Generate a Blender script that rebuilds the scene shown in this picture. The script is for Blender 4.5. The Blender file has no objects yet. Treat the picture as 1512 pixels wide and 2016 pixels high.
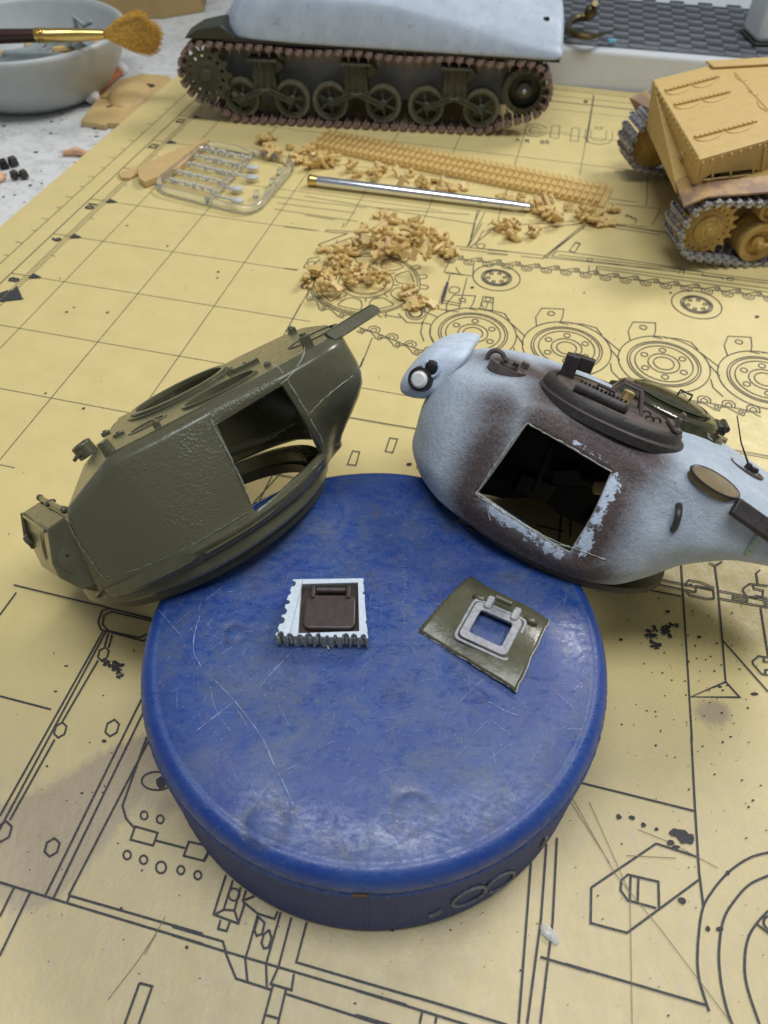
import bpy, bmesh, math, random
import numpy as np
from mathutils import Matrix, Vector, noise
from mathutils.geometry import delaunay_2d_cdt
random.seed(7)
sc = bpy.context.scene
sc.unit_settings.system = 'METRIC'
sc.unit_settings.scale_length = 0.01          # one unit is one centimetre
COL = sc.collection

# ------------------------------------------------------------------ camera
FPX, CH, PT, RL = 1450.9, 12.872, 0.865213, 0.0146156
_fw = np.array([0, math.cos(PT), -math.sin(PT)]); _r = np.array([1, 0, 0.]); _u = np.cross(_r, _fw)
R2 = _r*math.cos(RL) + _u*math.sin(RL); U2 = -_r*math.sin(RL) + _u*math.cos(RL)
CAM = np.array([0, 0, CH])
cam_d = bpy.data.cameras.new('camera'); cam = bpy.data.objects.new('camera', cam_d); COL.objects.link(cam)
cam.matrix_world = Matrix(((R2[0], U2[0], -_fw[0], 0), (R2[1], U2[1], -_fw[1], 0), (R2[2], U2[2], -_fw[2], CH), (0, 0, 0, 1)))
cam_d.sensor_fit = 'HORIZONTAL'; cam_d.sensor_width = 36; cam_d.lens = FPX/1512*36
cam_d.clip_start = 0.5; cam_d.clip_end = 500
cam_d.dof.use_dof = True; cam_d.dof.focus_distance = 14.0; cam_d.dof.aperture_fstop = 0.42
sc.camera = cam
sc.render.resolution_x = 768; sc.render.resolution_y = 1024

# ------------------------------------------------------------------ light
w = bpy.data.worlds.new("World"); sc.world = w; w.use_nodes = True
w.node_tree.nodes['Background'].inputs[0].default_value = (0.86, 0.92, 1.0, 1)
w.node_tree.nodes['Background'].inputs[1].default_value = 0.24
def area(name, loc, target, sx, sy, power, col):
    d = bpy.data.lights.new(name, 'AREA'); d.shape = 'RECTANGLE'; d.size = sx; d.size_y = sy; d.energy = power; d.color = col
    o = bpy.data.objects.new(name, d); COL.objects.link(o); o.location = loc
    o.rotation_euler = (Vector(target)-Vector(loc)).to_track_quat('-Z', 'Y').to_euler(); return o
area('ceiling_panel', (6, 6, 85), (6, 6.01, 0), 66, 24, 52000, (0.93, 0.97, 1.0))
area('desk_lamp_strip', (52, 62, 62), (3, 14, 0), 30, 14, 46000, (1.0, 0.98, 0.94))
sc.view_settings.view_transform = 'Standard'; sc.view_settings.look = 'None'
sc.view_settings.exposure = -0.06; sc.view_settings.gamma = 1

# ------------------------------------------------------------------ pixel ray helpers (used to measure real places on planes)
def ray(x, y): return _fw + R2*(x-756)/FPX - U2*(y-1008)/FPX
def at(x, y, z=0.):
    d = ray(x, y); return CAM + d*((z-CH)/d[2])
def pose(pxc, D, ax, sel, pxe):
    d = ray(*pxe); wv = -d/np.linalg.norm(d)
    up = U2-(U2@wv)*wv; up /= np.linalg.norm(up); rt = np.cross(up, wv)
    a = np.array(ax, float); a /= np.hypot(*a); X = a[0]*rt+a[1]*up; n = np.cross(wv, X)
    if n[2] < 0: n = -n
    Z = sel*wv+math.sqrt(1-sel**2)*n; Y = np.cross(Z, X)
    d = ray(*pxc); C = CAM + d/np.linalg.norm(d)*D
    return Matrix(((X[0], Y[0], Z[0], C[0]), (X[1], Y[1], Z[1], C[1]), (X[2], Y[2], Z[2], C[2]), (0, 0, 0, 1)))
def loc(M, px, py, x=None, y=None, z=None):
    Mi = M.inverted(); o = Mi @ Vector(CAM); d = Mi.to_3x3() @ Vector(ray(px, py))
    k, v = (0, x) if x is not None else ((1, y) if y is not None else (2, z))
    return o + d*((v-o[k])/d[k])

# ------------------------------------------------------------------ materials
MATS = {}
def mat(name, col, rough=0.5, metal=0.0, var=0.0, vscale=3.0, bump=0.0, bscale=20.0, bdetail=3.0, col2=None, mask=None,
        spec=0.5, rvar=0.0, trans=0.0, ior=1.45, bdist=0.05, sub=0.0):
    m = bpy.data.materials.new(name); m.use_nodes = True; nt = m.node_tree; b = nt.nodes['Principled BSDF']
    b.inputs['Roughness'].default_value = rough; b.inputs['Metallic'].default_value = metal
    b.inputs['Specular IOR Level'].default_value = spec; b.inputs['IOR'].default_value = ior
    b.inputs['Transmission Weight'].default_value = trans
    if sub: b.inputs['Subsurface Weight'].default_value = sub; b.inputs['Subsurface Radius'].default_value = (.1, .08, .05)
    tc = nt.nodes.new('ShaderNodeTexCoord')
    def nz(s, det=4.0, r=0.6):
        n = nt.nodes.new('ShaderNodeTexNoise'); n.inputs['Scale'].default_value = s; n.inputs['Detail'].default_value = det
        n.inputs['Roughness'].default_value = r; nt.links.new(tc.outputs['Object'], n.inputs['Vector']); return n
    def ramp(src, a, c, e0=(0, 0, 0, 1), e1=(1, 1, 1, 1)):
        r = nt.nodes.new('ShaderNodeValToRGB'); r.color_ramp.elements[0].position = a; r.color_ramp.elements[1].position = c
        r.color_ramp.elements[0].color = e0; r.color_ramp.elements[1].color = e1; nt.links.new(src, r.inputs[0]); return r
    c4 = (*col, 1)
    if var or col2:
        n = nz(vscale, 6.0, 0.65)
        lo = tuple(max(0, c*(1-var)) for c in col) if not col2 else col2
        hi = tuple(min(1, c*(1+var)) for c in col) if not col2 else col
        r = ramp(n.outputs['Fac'], 0.35 if not mask else mask[0], 0.65 if not mask else mask[1], (*lo, 1), (*hi, 1))
        nt.links.new(r.outputs['Color'], b.inputs['Base Color'])
    else:
        b.inputs['Base Color'].default_value = c4
    if rvar:
        n = nz(vscale*1.7, 5.0); r = nt.nodes.new('ShaderNodeMapRange'); r.inputs[3].default_value = rough-rvar; r.inputs[4].default_value = rough+rvar
        r.inputs[1].default_value = .3; r.inputs[2].default_value = .7
        nt.links.new(n.outputs['Fac'], r.inputs[0]); nt.links.new(r.outputs[0], b.inputs['Roughness'])
    if bump:
        n = nz(bscale, bdetail); bp = nt.nodes.new('ShaderNodeBump'); bp.inputs['Strength'].default_value = bump; bp.inputs['Distance'].default_value = bdist
        nt.links.new(n.outputs['Fac'], bp.inputs['Height']); nt.links.new(bp.outputs[0], b.inputs['Normal'])
    MATS[name] = m; return m
def nodes_of(m):
    nt = m.node_tree; return nt, nt.nodes['Principled BSDF']
class NB:                                   # tiny node-graph helper
    def __init__(s, m): s.nt = m.node_tree; s.b = s.nt.nodes['Principled BSDF']; s.tc = s.nt.nodes.new('ShaderNodeTexCoord')
    def link(s, a, b): s.nt.links.new(a, b)
    def noise(s, scale, det=4, r=.6, vec=None, dist=0):
        n = s.nt.nodes.new('ShaderNodeTexNoise'); n.inputs['Scale'].default_value = scale; n.inputs['Detail'].default_value = det; n.inputs['Roughness'].default_value = r
        n.inputs['Distortion'].default_value = dist
        s.link(vec or s.tc.outputs['Object'], n.inputs['Vector']); return n.outputs['Fac']
    def vor(s, scale, feat='F1', vec=None):
        n = s.nt.nodes.new('ShaderNodeTexVoronoi'); n.feature = feat; n.inputs['Scale'].default_value = scale
        s.link(vec or s.tc.outputs['Object'], n.inputs['Vector']); return n.outputs['Distance']
    def mapping(s, scale, rot=(0, 0, 0), src=None):
        n = s.nt.nodes.new('ShaderNodeMapping'); n.inputs['Scale'].default_value = scale; n.inputs['Rotation'].default_value = rot
        s.link(src or s.tc.outputs['Object'], n.inputs['Vector']); return n.outputs[0]
    def rng(s, src, a, b, c=0., d=1.):
        n = s.nt.nodes.new('ShaderNodeMapRange'); n.inputs[1].default_value = a; n.inputs[2].default_value = b; n.inputs[3].default_value = c; n.inputs[4].default_value = d
        s.link(src, n.inputs[0]); return n.outputs[0]
    def math(s, op, a, b=None):
        n = s.nt.nodes.new('ShaderNodeMath'); n.operation = op
        for i, v in enumerate((a, b)):
            if v is None: continue
            if isinstance(v, (int, float)): n.inputs[i].default_value = v
            else: s.link(v, n.inputs[i])
        return n.outputs[0]
    def mix(s, f, a, b):
        n = s.nt.nodes.new('ShaderNodeMix'); n.data_type = 'RGBA'
        for i, v in ((0, f), (6, a), (7, b)):
            if isinstance(v, (tuple, list)): n.inputs[i].default_value = (*v, 1)
            elif isinstance(v, (int, float)): n.inputs[i].default_value = v
            else: s.link(v, n.inputs[i])
        return n.outputs[2]
    def attr(s, name):
        n = s.nt.nodes.new('ShaderNodeAttribute'); n.attribute_name = name; return n.outputs['Fac']
    def bump(s, h, st, dist=.05, prev=None):
        n = s.nt.nodes.new('ShaderNodeBump'); n.inputs['Distance'].default_value = dist
        if isinstance(st, (int, float)): n.inputs['Strength'].default_value = st
        else: s.link(st, n.inputs['Strength'])
        s.link(h, n.inputs['Height'])
        if prev is not None: s.link(prev, n.inputs['Normal'])
        return n.outputs[0]

# ------------------------------------------------------------------ mesh builder
class MB:
    def __init__(s): s.v = []; s.f = []; s.T = Matrix.Identity(4)
    def add(s, vs, fs):
        o = len(s.v); s.v += [tuple(s.T @ Vector(v)) for v in vs]; s.f += [tuple(i+o for i in f) for f in fs]; return s
    def box(s, c, d, rot=None, top=(1, 1)):
        x, y, z = (k/2 for k in d); tx, ty = top
        vs = [(-x, -y, -z), (x, -y, -z), (x, y, -z), (-x, y, -z), (-x*tx, -y*ty, z), (x*tx, -y*ty, z), (x*tx, y*ty, z), (-x*tx, y*ty, z)]
        M = (rot.to_4x4() if rot is not None else Matrix.Identity(4))
        vs = [tuple(Vector(c)+(M @ Vector(v))) for v in vs]
        return s.add(vs, [(3, 2, 1, 0), (4, 5, 6, 7), (0, 1, 5, 4), (1, 2, 6, 5), (2, 3, 7, 6), (3, 0, 4, 7)])
    def cyl(s, p0, p1, r0, r1=None, n=16, caps=True):
        r1 = r0 if r1 is None else r1; p0 = Vector(p0); p1 = Vector(p1); q = (p1-p0).to_track_quat('Z', 'Y')
        vs = []
        for p, r in ((p0, r0), (p1, r1)):
            for k in range(n): a = 2*math.pi*k/n; vs.append(tuple(p+q @ Vector((r*math.cos(a), r*math.sin(a), 0))))
        fs = [(k, (k+1) % n, n+(k+1) % n, n+k) for k in range(n)]
        if caps: fs += [tuple(range(n-1, -1, -1)), tuple(range(n, 2*n))]
        return s.add(vs, fs)
    def lathe(s, prof, n=32, p0=(0, 0, 0), ax=(0, 0, 1), a0=0, a1=2*math.pi):
        q = Vector(ax).to_track_quat('Z', 'Y'); vs = []; full = abs(a1-a0-2*math.pi) < 1e-6; N = n if full else n+1
        for r, z in prof:
            for k in range(N): a = a0+(a1-a0)*k/n; vs.append(tuple(Vector(p0)+q @ Vector((r*math.cos(a), r*math.sin(a), z))))
        fs = []
        for j in range(len(prof)-1):
            for k in range(n):
                k2 = (k+1) % N; fs.append((j*N+k, j*N+k2, (j+1)*N+k2, (j+1)*N+k))
        return s.add(vs, fs)
    def tube(s, pts, r, n=8, closed=False, flat=None):
        pts = [Vector(p) for p in pts]; m = len(pts); vs = []; up = Vector((0, 0, 1)); prevn = None
        for i, p in enumerate(pts):
            a = pts[(i-1) % m] if (closed or i > 0) else p; b = pts[(i+1) % m] if (closed or i < m-1) else p
            t = (b-a).normalized()
            nrm = prevn - t*prevn.dot(t) if prevn is not None else (up.cross(t) if abs(t.z) < .9 else Vector((1, 0, 0)).cross(t))
            nrm.normalize(); prevn = nrm; bn = t.cross(nrm); rr = r[i] if isinstance(r, (list, tuple)) else r
            for k in range(n):
                an = 2*math.pi*k/n; vs.append(tuple(p+nrm*rr*math.cos(an)*(flat[0] if flat else 1)+bn*rr*math.sin(an)*(flat[1] if flat else 1)))
        fs = []
        for i in range(m if closed else m-1):
            for k in range(n): fs.append((i*n+k, i*n+(k+1) % n, ((i+1) % m)*n+(k+1) % n, ((i+1) % m)*n+k))
        if not closed: fs += [tuple(range(n-1, -1, -1)), tuple(range((m-1)*n, m*n))]
        return s.add(vs, fs)
    def prism(s, poly, z0, z1, holes=()):
        if not holes:
            n = len(poly); vs = [(x, y, z0) for x, y in poly]+[(x, y, z1) for x, y in poly]
            return s.add(vs, [tuple(range(n-1, -1, -1)), tuple(range(n, 2*n))]+[(k, (k+1) % n, n+(k+1) % n, n+k) for k in range(n)])
        P = [Vector(p) for p in poly]; F = [list(range(len(P)))]
        for h in holes: F.append(list(range(len(P), len(P)+len(h)))[::-1]); P += [Vector(p) for p in h]
        E = []
        for f in F: E += [(f[i], f[(i+1) % len(f)]) for i in range(len(f))]
        v2, e2, f2, *_ = delaunay_2d_cdt(P, E, [], 0, 1e-7)
        def inside(c, pl):
            r = False; n = len(pl)
            for i in range(n):
                x1, y1 = pl[i][:2]; x2, y2 = pl[(i+1) % n][:2]
                if (y1 > c[1]) != (y2 > c[1]) and c[0] < (x2-x1)*(c[1]-y1)/(y2-y1)+x1: r = not r
            return r
        ff = []
        for f in f2:
            c = sum((v2[i] for i in f), Vector((0, 0)))/len(f)
            if inside(c, poly) and not any(inside(c, h) for h in holes): ff.append(tuple(f))
        n = len(v2); vs = [(v.x, v.y, z0) for v in v2]+[(v.x, v.y, z1) for v in v2]
        fs = [f[::-1] for f in ff]+[tuple(i+n for i in f) for f in ff]
        for lp in [poly]+list(holes):
            idx = [min(range(n), key=lambda k: (v2[k]-Vector(p)).length_squared) for p in lp]; L = len(idx)
            fs += [(idx[i], idx[(i+1) % L], n+idx[(i+1) % L], n+idx[i]) for i in range(L)]
        return s.add(vs, fs)
    def sphere(s, c, r, n=12, m=8, sc=(1, 1, 1)):
        vs = [(c[0], c[1], c[2]-r*sc[2])]; 
        for j in range(1, m):
            ph = -math.pi/2+math.pi*j/m
            for k in range(n): a = 2*math.pi*k/n; vs.append((c[0]+r*sc[0]*math.cos(ph)*math.cos(a), c[1]+r*sc[1]*math.cos(ph)*math.sin(a), c[2]+r*sc[2]*math.sin(ph)))
        vs.append((c[0], c[1], c[2]+r*sc[2])); L = len(vs)-1
        fs = [(0, 1+(k+1) % n, 1+k) for k in range(n)]
        for j in range(m-2):
            for k in range(n): a = 1+j*n; fs.append((a+k, a+(k+1) % n, a+n+(k+1) % n, a+n+k))
        fs += [(L, 1+(m-2)*n+k, 1+(m-2)*n+(k+1) % n) for k in range(n)]
        return s.add(vs, fs)
    def mesh(s, name, m, smooth=35):
        me = bpy.data.meshes.new(name); me.from_pydata(s.v, [], s.f)
        bm = bmesh.new(); bm.from_mesh(me); bmesh.ops.recalc_face_normals(bm, faces=bm.faces); bm.to_mesh(me); bm.free()
        if smooth:
            me.shade_smooth(); me.set_sharp_from_angle(angle=math.radians(smooth))
        me.materials.append(m); return me
    def build(s, name, m, parent=None, world=False, smooth=35, bevel=0, bseg=2, solid=0):
        if world and parent is not None:
            Mi = parent.matrix_basis.inverted(); s.v = [tuple(Mi @ Vector(v)) for v in s.v]
        o = bpy.data.objects.new(name, s.mesh(name, m, smooth)); COL.objects.link(o)
        if parent is not None: o.parent = parent
        if solid:
            md = o.modifiers.new('thickness', 'SOLIDIFY'); md.thickness = solid; md.offset = -1
        if bevel:
            md = o.modifiers.new('bevel', 'BEVEL'); md.width = bevel; md.segments = bseg; md.limit_method = 'ANGLE'; md.angle_limit = math.radians(38)
        return o
def tag(o, label=None, cat=None, group=None, kind=None):
    if label: o['label'] = label
    if cat: o['category'] = cat
    if group: o['group'] = group
    if kind: o['kind'] = kind
    return o
def thing(name, label, cat, M=None, group=None):
    o = bpy.data.objects.new(name, None); COL.objects.link(o); o.empty_display_size = .5
    if M is not None: o.matrix_basis = M if isinstance(M, Matrix) else Matrix.Translation(Vector(M))
    return tag(o, label, cat, group)
def copyob(src, parent=None, M=None):
    c = src.copy(); COL.objects.link(c)
    if parent is not None: c.parent = parent
    if M is not None: c.matrix_basis = M
    return c
def frame(o, x, z=(0, 0, 1)):
    X = Vector(x).normalized(); Z = Vector(z); Z = (Z-X*Z.dot(X)).normalized(); Y = Z.cross(X)
    return Matrix(((X.x, Y.x, Z.x, o[0]), (X.y, Y.y, Z.y, o[1]), (X.z, Y.z, Z.z, o[2]), (0, 0, 0, 1)))
def catmull(P, sub, closed=False):
    out = []; n = len(P); P = [np.array(p, float) for p in P]
    rngs = n if closed else n-1
    for i in range(rngs):
        p0 = P[(i-1) % n] if (closed or i > 0) else 2*P[i]-P[i+1]
        p1 = P[i]; p2 = P[(i+1) % n]; p3 = P[(i+2) % n] if (closed or i < n-2) else 2*P[i+1]-P[i]
        for k in range(sub):
            t = k/sub
            out.append(.5*((2*p1)+(-p0+p2)*t+(2*p0-5*p1+4*p2-p3)*t*t+(-p0+3*p1-3*p2+p3)*t**3))
    if not closed: out.append(P[-1])
    return out
def circ(cx, cy, r, n=32, ry=None): return [(cx+r*math.cos(2*math.pi*k/n), cy+(ry or r)*math.sin(2*math.pi*k/n)) for k in range(n)]
def rrect(cx, cy, wx, wy, r, n=5, rot=0):
    out = []
    for sx, sy, a0 in ((1, 1, 0), (-1, 1, 90), (-1, -1, 180), (1, -1, 270)):
        for k in range(n+1):
            a = math.radians(a0+90*k/n); out.append((sx*(wx/2-r)+r*math.cos(a), sy*(wy/2-r)+r*math.sin(a)))
    c, s_ = math.cos(rot), math.sin(rot)
    return [(cx+x*c-y*s_, cy+x*s_+y*c) for x, y in out]

# ================================================================== materials
m = mat('mat_yellow', (.62, .52, .235), .42)
B = NB(m); st = B.attr('stain'); n1 = B.noise(6, 9, .78, B.mapping((1.6, .55, 1), (0, 0, .95)), .7); n2 = B.noise(1.1, 5)
c = B.mix(B.rng(n2, .3, .7), (.69, .555, .245), (.63, .505, .22))
c = B.mix(B.rng(B.noise(34, 4, .7), .60, .74, 0, .55), c, (.40, .33, .17))
sm = B.rng(B.math('ADD', B.math('MULTIPLY', st, 1.1), B.math('MULTIPLY', n1, .9)), .90, 1.22, 0, .75)
c = B.mix(B.math('MULTIPLY', sm, B.rng(st, 0.02, .2)), c, (.27, .195, .14))
c = B.mix(B.math('MULTIPLY', B.attr('near_grey'), B.rng(n1, .35, .6, .3, .8)), c, (.50, .42, .30))
B.link(c, B.b.inputs['Base Color'])
B.link(B.rng(B.noise(3, 5), .3, .7, .36, .56), B.b.inputs['Roughness'])
peb = B.vor(17); B.link(B.bump(peb, .30, .012, B.bump(B.noise(45, 3), .4, .005)), B.b.inputs['Normal'])
mat('mat_edge', (.40, .33, .16), .6)
m = mat('ink', (.028, .028, .034), .6); B = NB(m)
wn = B.math('MULTIPLY', B.rng(B.noise(26, 5, .8), .50, .66, 0, .55), 1)
B.link(B.mix(wn, (.036, .037, .048), (.19, .165, .11)), B.b.inputs['Base Color'])
B.link(B.bump(B.vor(17), .20, .02), B.b.inputs['Normal'])
mat('ink_grey', (.13, .12, .09), .6)
mat('paint_fleck', (.03, .028, .03), .55, var=.5, vscale=30)
mat('cut_line', (.20, .16, .10), .6)
m = mat('desk_white', (.66, .67, .66), .5); B = NB(m)
c = B.mix(B.rng(B.noise(1.6, 12, .82), .46, .66, 0, .75), (.68, .68, .66), (.36, .36, .35))
c = B.mix(B.rng(B.noise(3.4, 10, .85, dist=.6), .62, .70, 0, .8), c, (.13, .13, .13)); B.link(c, B.b.inputs['Base Color'])
B.link(B.bump(B.noise(12, 6), .25), B.b.inputs['Normal'])
# blue rubber
m = mat('puck_blue', (.02, .07, .40), .4); B = NB(m)
base = B.mix(B.rng(B.noise(.9, 5, .6), .35, .65), (.005, .036, .215), (.010, .055, .235))
scf = B.attr('scuff')
sl = B.noise(1.5, 14, .80, B.mapping((1, 1.7, 1), (0, 0, .75)), 1.2); sl2 = B.noise(3.0, 14, .82, B.mapping((2.6, 1, 1), (0, 0, -.6)), .9)
k = B.math('MAXIMUM', B.rng(sl, .47, .68, 0, .8), B.rng(sl2, .54, .70))
c = B.mix(B.math('MULTIPLY', B.math('MULTIPLY', k, .50), scf), base, (.066, .110, .205))
dirt = B.rng(B.noise(1.0, 12, .76, dist=.8), .46, .62); c = B.mix(B.math('MULTIPLY', dirt, B.math('MULTIPLY', scf, .62)), c, (.075, .10, .17)); d2_ = B.rng(B.noise(1.9, 12, .8, B.mapping((1.6, 1, 1), (0, 0, .4)), .6), .54, .68); c = B.mix(B.math('MULTIPLY', d2_, B.math('MULTIPLY', scf, .68)), c, (.070, .065, .058))
mk = B.attr('mark'); c = B.mix(B.math('MULTIPLY', mk, .95), c, (.020, .030, .085))
c = B.mix(B.rng(B.noise(40, 2), .70, .73, 0, .7), c, (.45, .50, .6)); B.link(c, B.b.inputs['Base Color'])
rg = B.math('ADD', B.rng(B.math('ADD', B.math('MULTIPLY', B.noise(2.2, 14, .86, B.mapping((1, 1.8, 1), (0, 0, .8)), .8), .6), B.math('MULTIPLY', B.noise(7, 12, .85, B.mapping((1, 2.5, 1), (0, 0, -.7))), .4)), .44, .56, .60, .21), B.math('MULTIPLY', B.math('SUBTRACT', 1, scf), -.0))
B.link(rg, B.b.inputs['Roughness']); B.b.inputs['Specular IOR Level'].default_value = .85
bb = B.bump(B.noise(26, 6, .7, B.mapping((1, 2.2, 1), (0, 0, .7))), .6, .005, B.bump(B.noise(3, 6, .6), .3, .008)); B.link(bb, B.b.inputs['Normal'])
m = mat('puck_side', (.03, .05, .13), .6); B = NB(m)
u_, v_ = B.attr('ua'), B.attr('va')
kk = 2*math.pi/.085
s1 = B.math('SINE', B.math('MULTIPLY', B.math('ADD', u_, v_), kk)); s2 = B.math('SINE', B.math('MULTIPLY', B.math('SUBTRACT', u_, v_), kk))
pr_ = B.math('MULTIPLY', s1, s2); pr01 = B.rng(pr_, -.6, .6)
c = B.mix(pr01, (.010, .030, .15), (.045, .085, .30)); c = B.mix(B.rng(B.noise(4, 6), .5, .7, 0, .35), c, (.06, .065, .13))
wr = B.math('MULTIPLY', B.rng(v_, 1.92, 2.12), B.rng(B.noise(14, 5, .8), .42, .58)); c = B.mix(B.math('MULTIPLY', wr, .8), c, (.07, .13, .30))
B.link(c, B.b.inputs['Base Color']); B.link(B.bump(pr01, .8, .03), B.b.inputs['Normal'])
mat('puck_mark', (.16, .17, .19), .6, var=.4, vscale=20)
mat('puck_rust', (.11, .05, .02), .8, var=.5, vscale=20)
mat('scratch', (.24, .31, .50), .5, var=.5, vscale=12)
# olive plastic
OL = (.088, .084, .048)
mat('olive_gloss', OL, .25, var=.10, vscale=4, bump=.25, bscale=4, bdist=.03, spec=.6, rvar=.06)
m = mat('olive_cast', OL, .30); B = NB(m)
B.link(B.bump(B.noise(24, 2.5, .5, dist=.3), B.rng(B.noise(1.2, 3), .35, .65, .15, .65), .03, B.bump(B.noise(3, 3), .4, .03)), B.b.inputs['Normal']); B.b.inputs['Base Color'].default_value = (*OL, 1)
mat('olive_edge', (.20, .20, .17), .5, var=.5, vscale=25, bump=.5, bscale=30)
mat('stress_white', (.50, .50, .46), .6, var=.35, vscale=30)
mat('olive_dark', (.035, .036, .026), .4, var=.2, vscale=6)
# winter white over brown
m = mat('winter_paint', (.6, .65, .73), .5); B = NB(m)
bw = B.math('ADD', B.attr('brown'), B.rng(B.noise(16, 8, .8), .3, .7, -.16, .16)); fb = B.rng(bw, .10, .95)
c = B.mix(B.rng(B.noise(2.2, 8, .7), .35, .65), (.42, .49, .58), (.56, .63, .72))
c = B.mix(B.rng(B.noise(45, 4, .7), .50, .72, 0, .55), c, (.30, .34, .40))
c = B.mix(B.rng(B.noise(13, 10, .88, dist=.9), .60, .655, 0, .85), c, (.10, .11, .13))
c = B.mix(fb, c, (.082, .056, .054))
gc = B.rng(B.noise(34, 5, .7), .56, .68, 0, .6); c = B.mix(B.math('MULTIPLY', gc, fb), c, (.30, .30, .31))
chip = B.rng(B.math('ADD', B.attr('chip'), B.rng(B.noise(7, 6, .7), .3, .7, -.5, .5)), .48, .54); c = B.mix(chip, c, (.55, .64, .78))
B.link(c, B.b.inputs['Base Color'])
B.link(B.bump(B.noise(26, 6, .75, dist=.3), .8, .035, B.bump(B.noise(9, 5, .6), .7, .05, B.bump(chip, -.3, .02))), B.b.inputs['Normal'])
B.link(B.rng(B.noise(6, 4), .3, .7, .42, .6), B.b.inputs['Roughness'])
mat('white_plain', (.54, .62, .74), .45, var=.12, vscale=5, bump=.25, bscale=20, col2=None)
mat('brown_paint', (.105, .078, .072), .42, var=.22, vscale=9, bump=.2, bscale=25)
mat('brown_dark', (.030, .024, .022), .5, var=.3, vscale=9, bump=.2, bscale=25)
mat('olive_clear', (.040, .038, .018), .16, var=.3, vscale=6, bump=.12, bscale=9)
mat('cut_edge', (.42, .42, .36), .5, var=.4, vscale=20, bump=.3, bscale=30)
mat('inner_shade_black', (.008, .008, .008), .6)  # black puts the turret's inner shade into the surface colour
mat('green_tape', (.03, .20, .06), .5, col2=(.35, .45, .38), mask=(.60, .66), vscale=9)
mat('bare_white', (.78, .78, .75), .5, var=.05, vscale=10)
mat('silver_dry', (.40, .40, .42), .42, metal=.3, col2=(.24, .24, .25), mask=(.3, .6), vscale=14)
mat('white_glue', (.55, .62, .70), .45, var=.08, vscale=15, bump=.2)
mat('hatch_side', (.10, .10, .085), .5, col2=(.42, .43, .38), mask=(.56, .70), vscale=26, bump=.6, bscale=30)
mat('hatch_brown', (.060, .042, .040), .36, var=.15, vscale=8, bump=.1)
# vehicles behind
m = mat('hull_white', (.42, .48, .57), .5); B = NB(m)
c = B.mix(B.rng(B.noise(1.0, 8, .7), .35, .65), (.36, .42, .51), (.47, .53, .62))
c = B.mix(B.rng(B.noise(2.6, 10, .85), .57, .66, 0, .8), c, (.10, .11, .14)); B.link(c, B.b.inputs['Base Color'])
mat('hull_grey', (.26, .27, .28), .6, var=.2, vscale=2)
mat('wheel_olive', (.055, .056, .036), .5, var=.3, vscale=6)
mat('rubber_tyre', (.13, .125, .085), .6, var=.2, vscale=6)
mat('track_rust', (.27, .19, .16), .6, col2=(.13, .07, .05), mask=(.4, .6), vscale=7, bump=.3)
mat('track_rust_top', (.30, .17, .10), .6, col2=(.12, .06, .04), mask=(.4, .6), vscale=7, bump=.3)
mat('track_steel', (.46, .45, .45), .40, metal=.3, col2=(.17, .15, .14), mask=(.4, .6), vscale=9, bump=.4)
mat('sand_plastic', (.53, .36, .125), .48, var=.06, vscale=3, bump=.06)
mat('sand_wheel', (.46, .30, .09), .5, var=.15, vscale=5, bump=.1)
mat('fender_brown', (.25, .15, .10), .5, col2=(.46, .29, .11), mask=(.36, .54), vscale=1.0, bump=.1)
mat('tan_link', (.62, .43, .16), .38, var=.10, vscale=5, bump=.1, sub=.1)
mat('tan_part', (.56, .39, .17), .45, var=.06, vscale=3)
mat('tan_dull', (.17, .12, .055), .5, var=.2, vscale=5)
mat('black', (.01, .01, .01), .6)
mat('clear', (.93, .94, .90), .06, trans=.92, ior=1.4)
mat('clear_frost', (.75, .76, .74), .25, trans=.45, ior=1.4)
mat('aluminium', (.80, .82, .86), .16, metal=1.0)
mat('brass', (.72, .52, .18), .22, metal=1.0)
mat('bowl_plastic', (.42, .44, .43), .35, var=.04, vscale=2)
mat('sprue_grey', (.26, .30, .31), .45, var=.1)
mat('brush_wood', (.045, .018, .015), .2)
mat('bristle', (.76, .47, .10), .5, var=.35, vscale=9)
mat('cardboard', (.44, .30, .13), .8, var=.06, vscale=2)
mat('cotton', (.80, .79, .77), .9)
mat('orange_stick', (.50, .16, .03), .4, var=.3, vscale=6)
mat('ledge_white', (.70, .72, .73), .5, var=.03, bump=.1)
mat('wall_blue_grey', (.38, .45, .49), .55, var=.03, vscale=1)
mat('weave_dark', (.075, .08, .088), .55, var=.2, vscale=2)
mat('weave_light', (.16, .165, .18), .5, var=.2, vscale=3)
mat('weave_mid', (.22, .225, .24), .5, var=.2, vscale=3)
mat('weave_mid2', (.19, .195, .21), .5, var=.25, vscale=3)
mat('weave_slot', (.05, .052, .06), .6)
mat('hook_bronze', (.13, .10, .05), .38, metal=.9)
mat('device_white', (.62, .65, .66), .35)
mat('scrap_skin', (.62, .36, .20), .5, var=.15, vscale=5)

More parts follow.
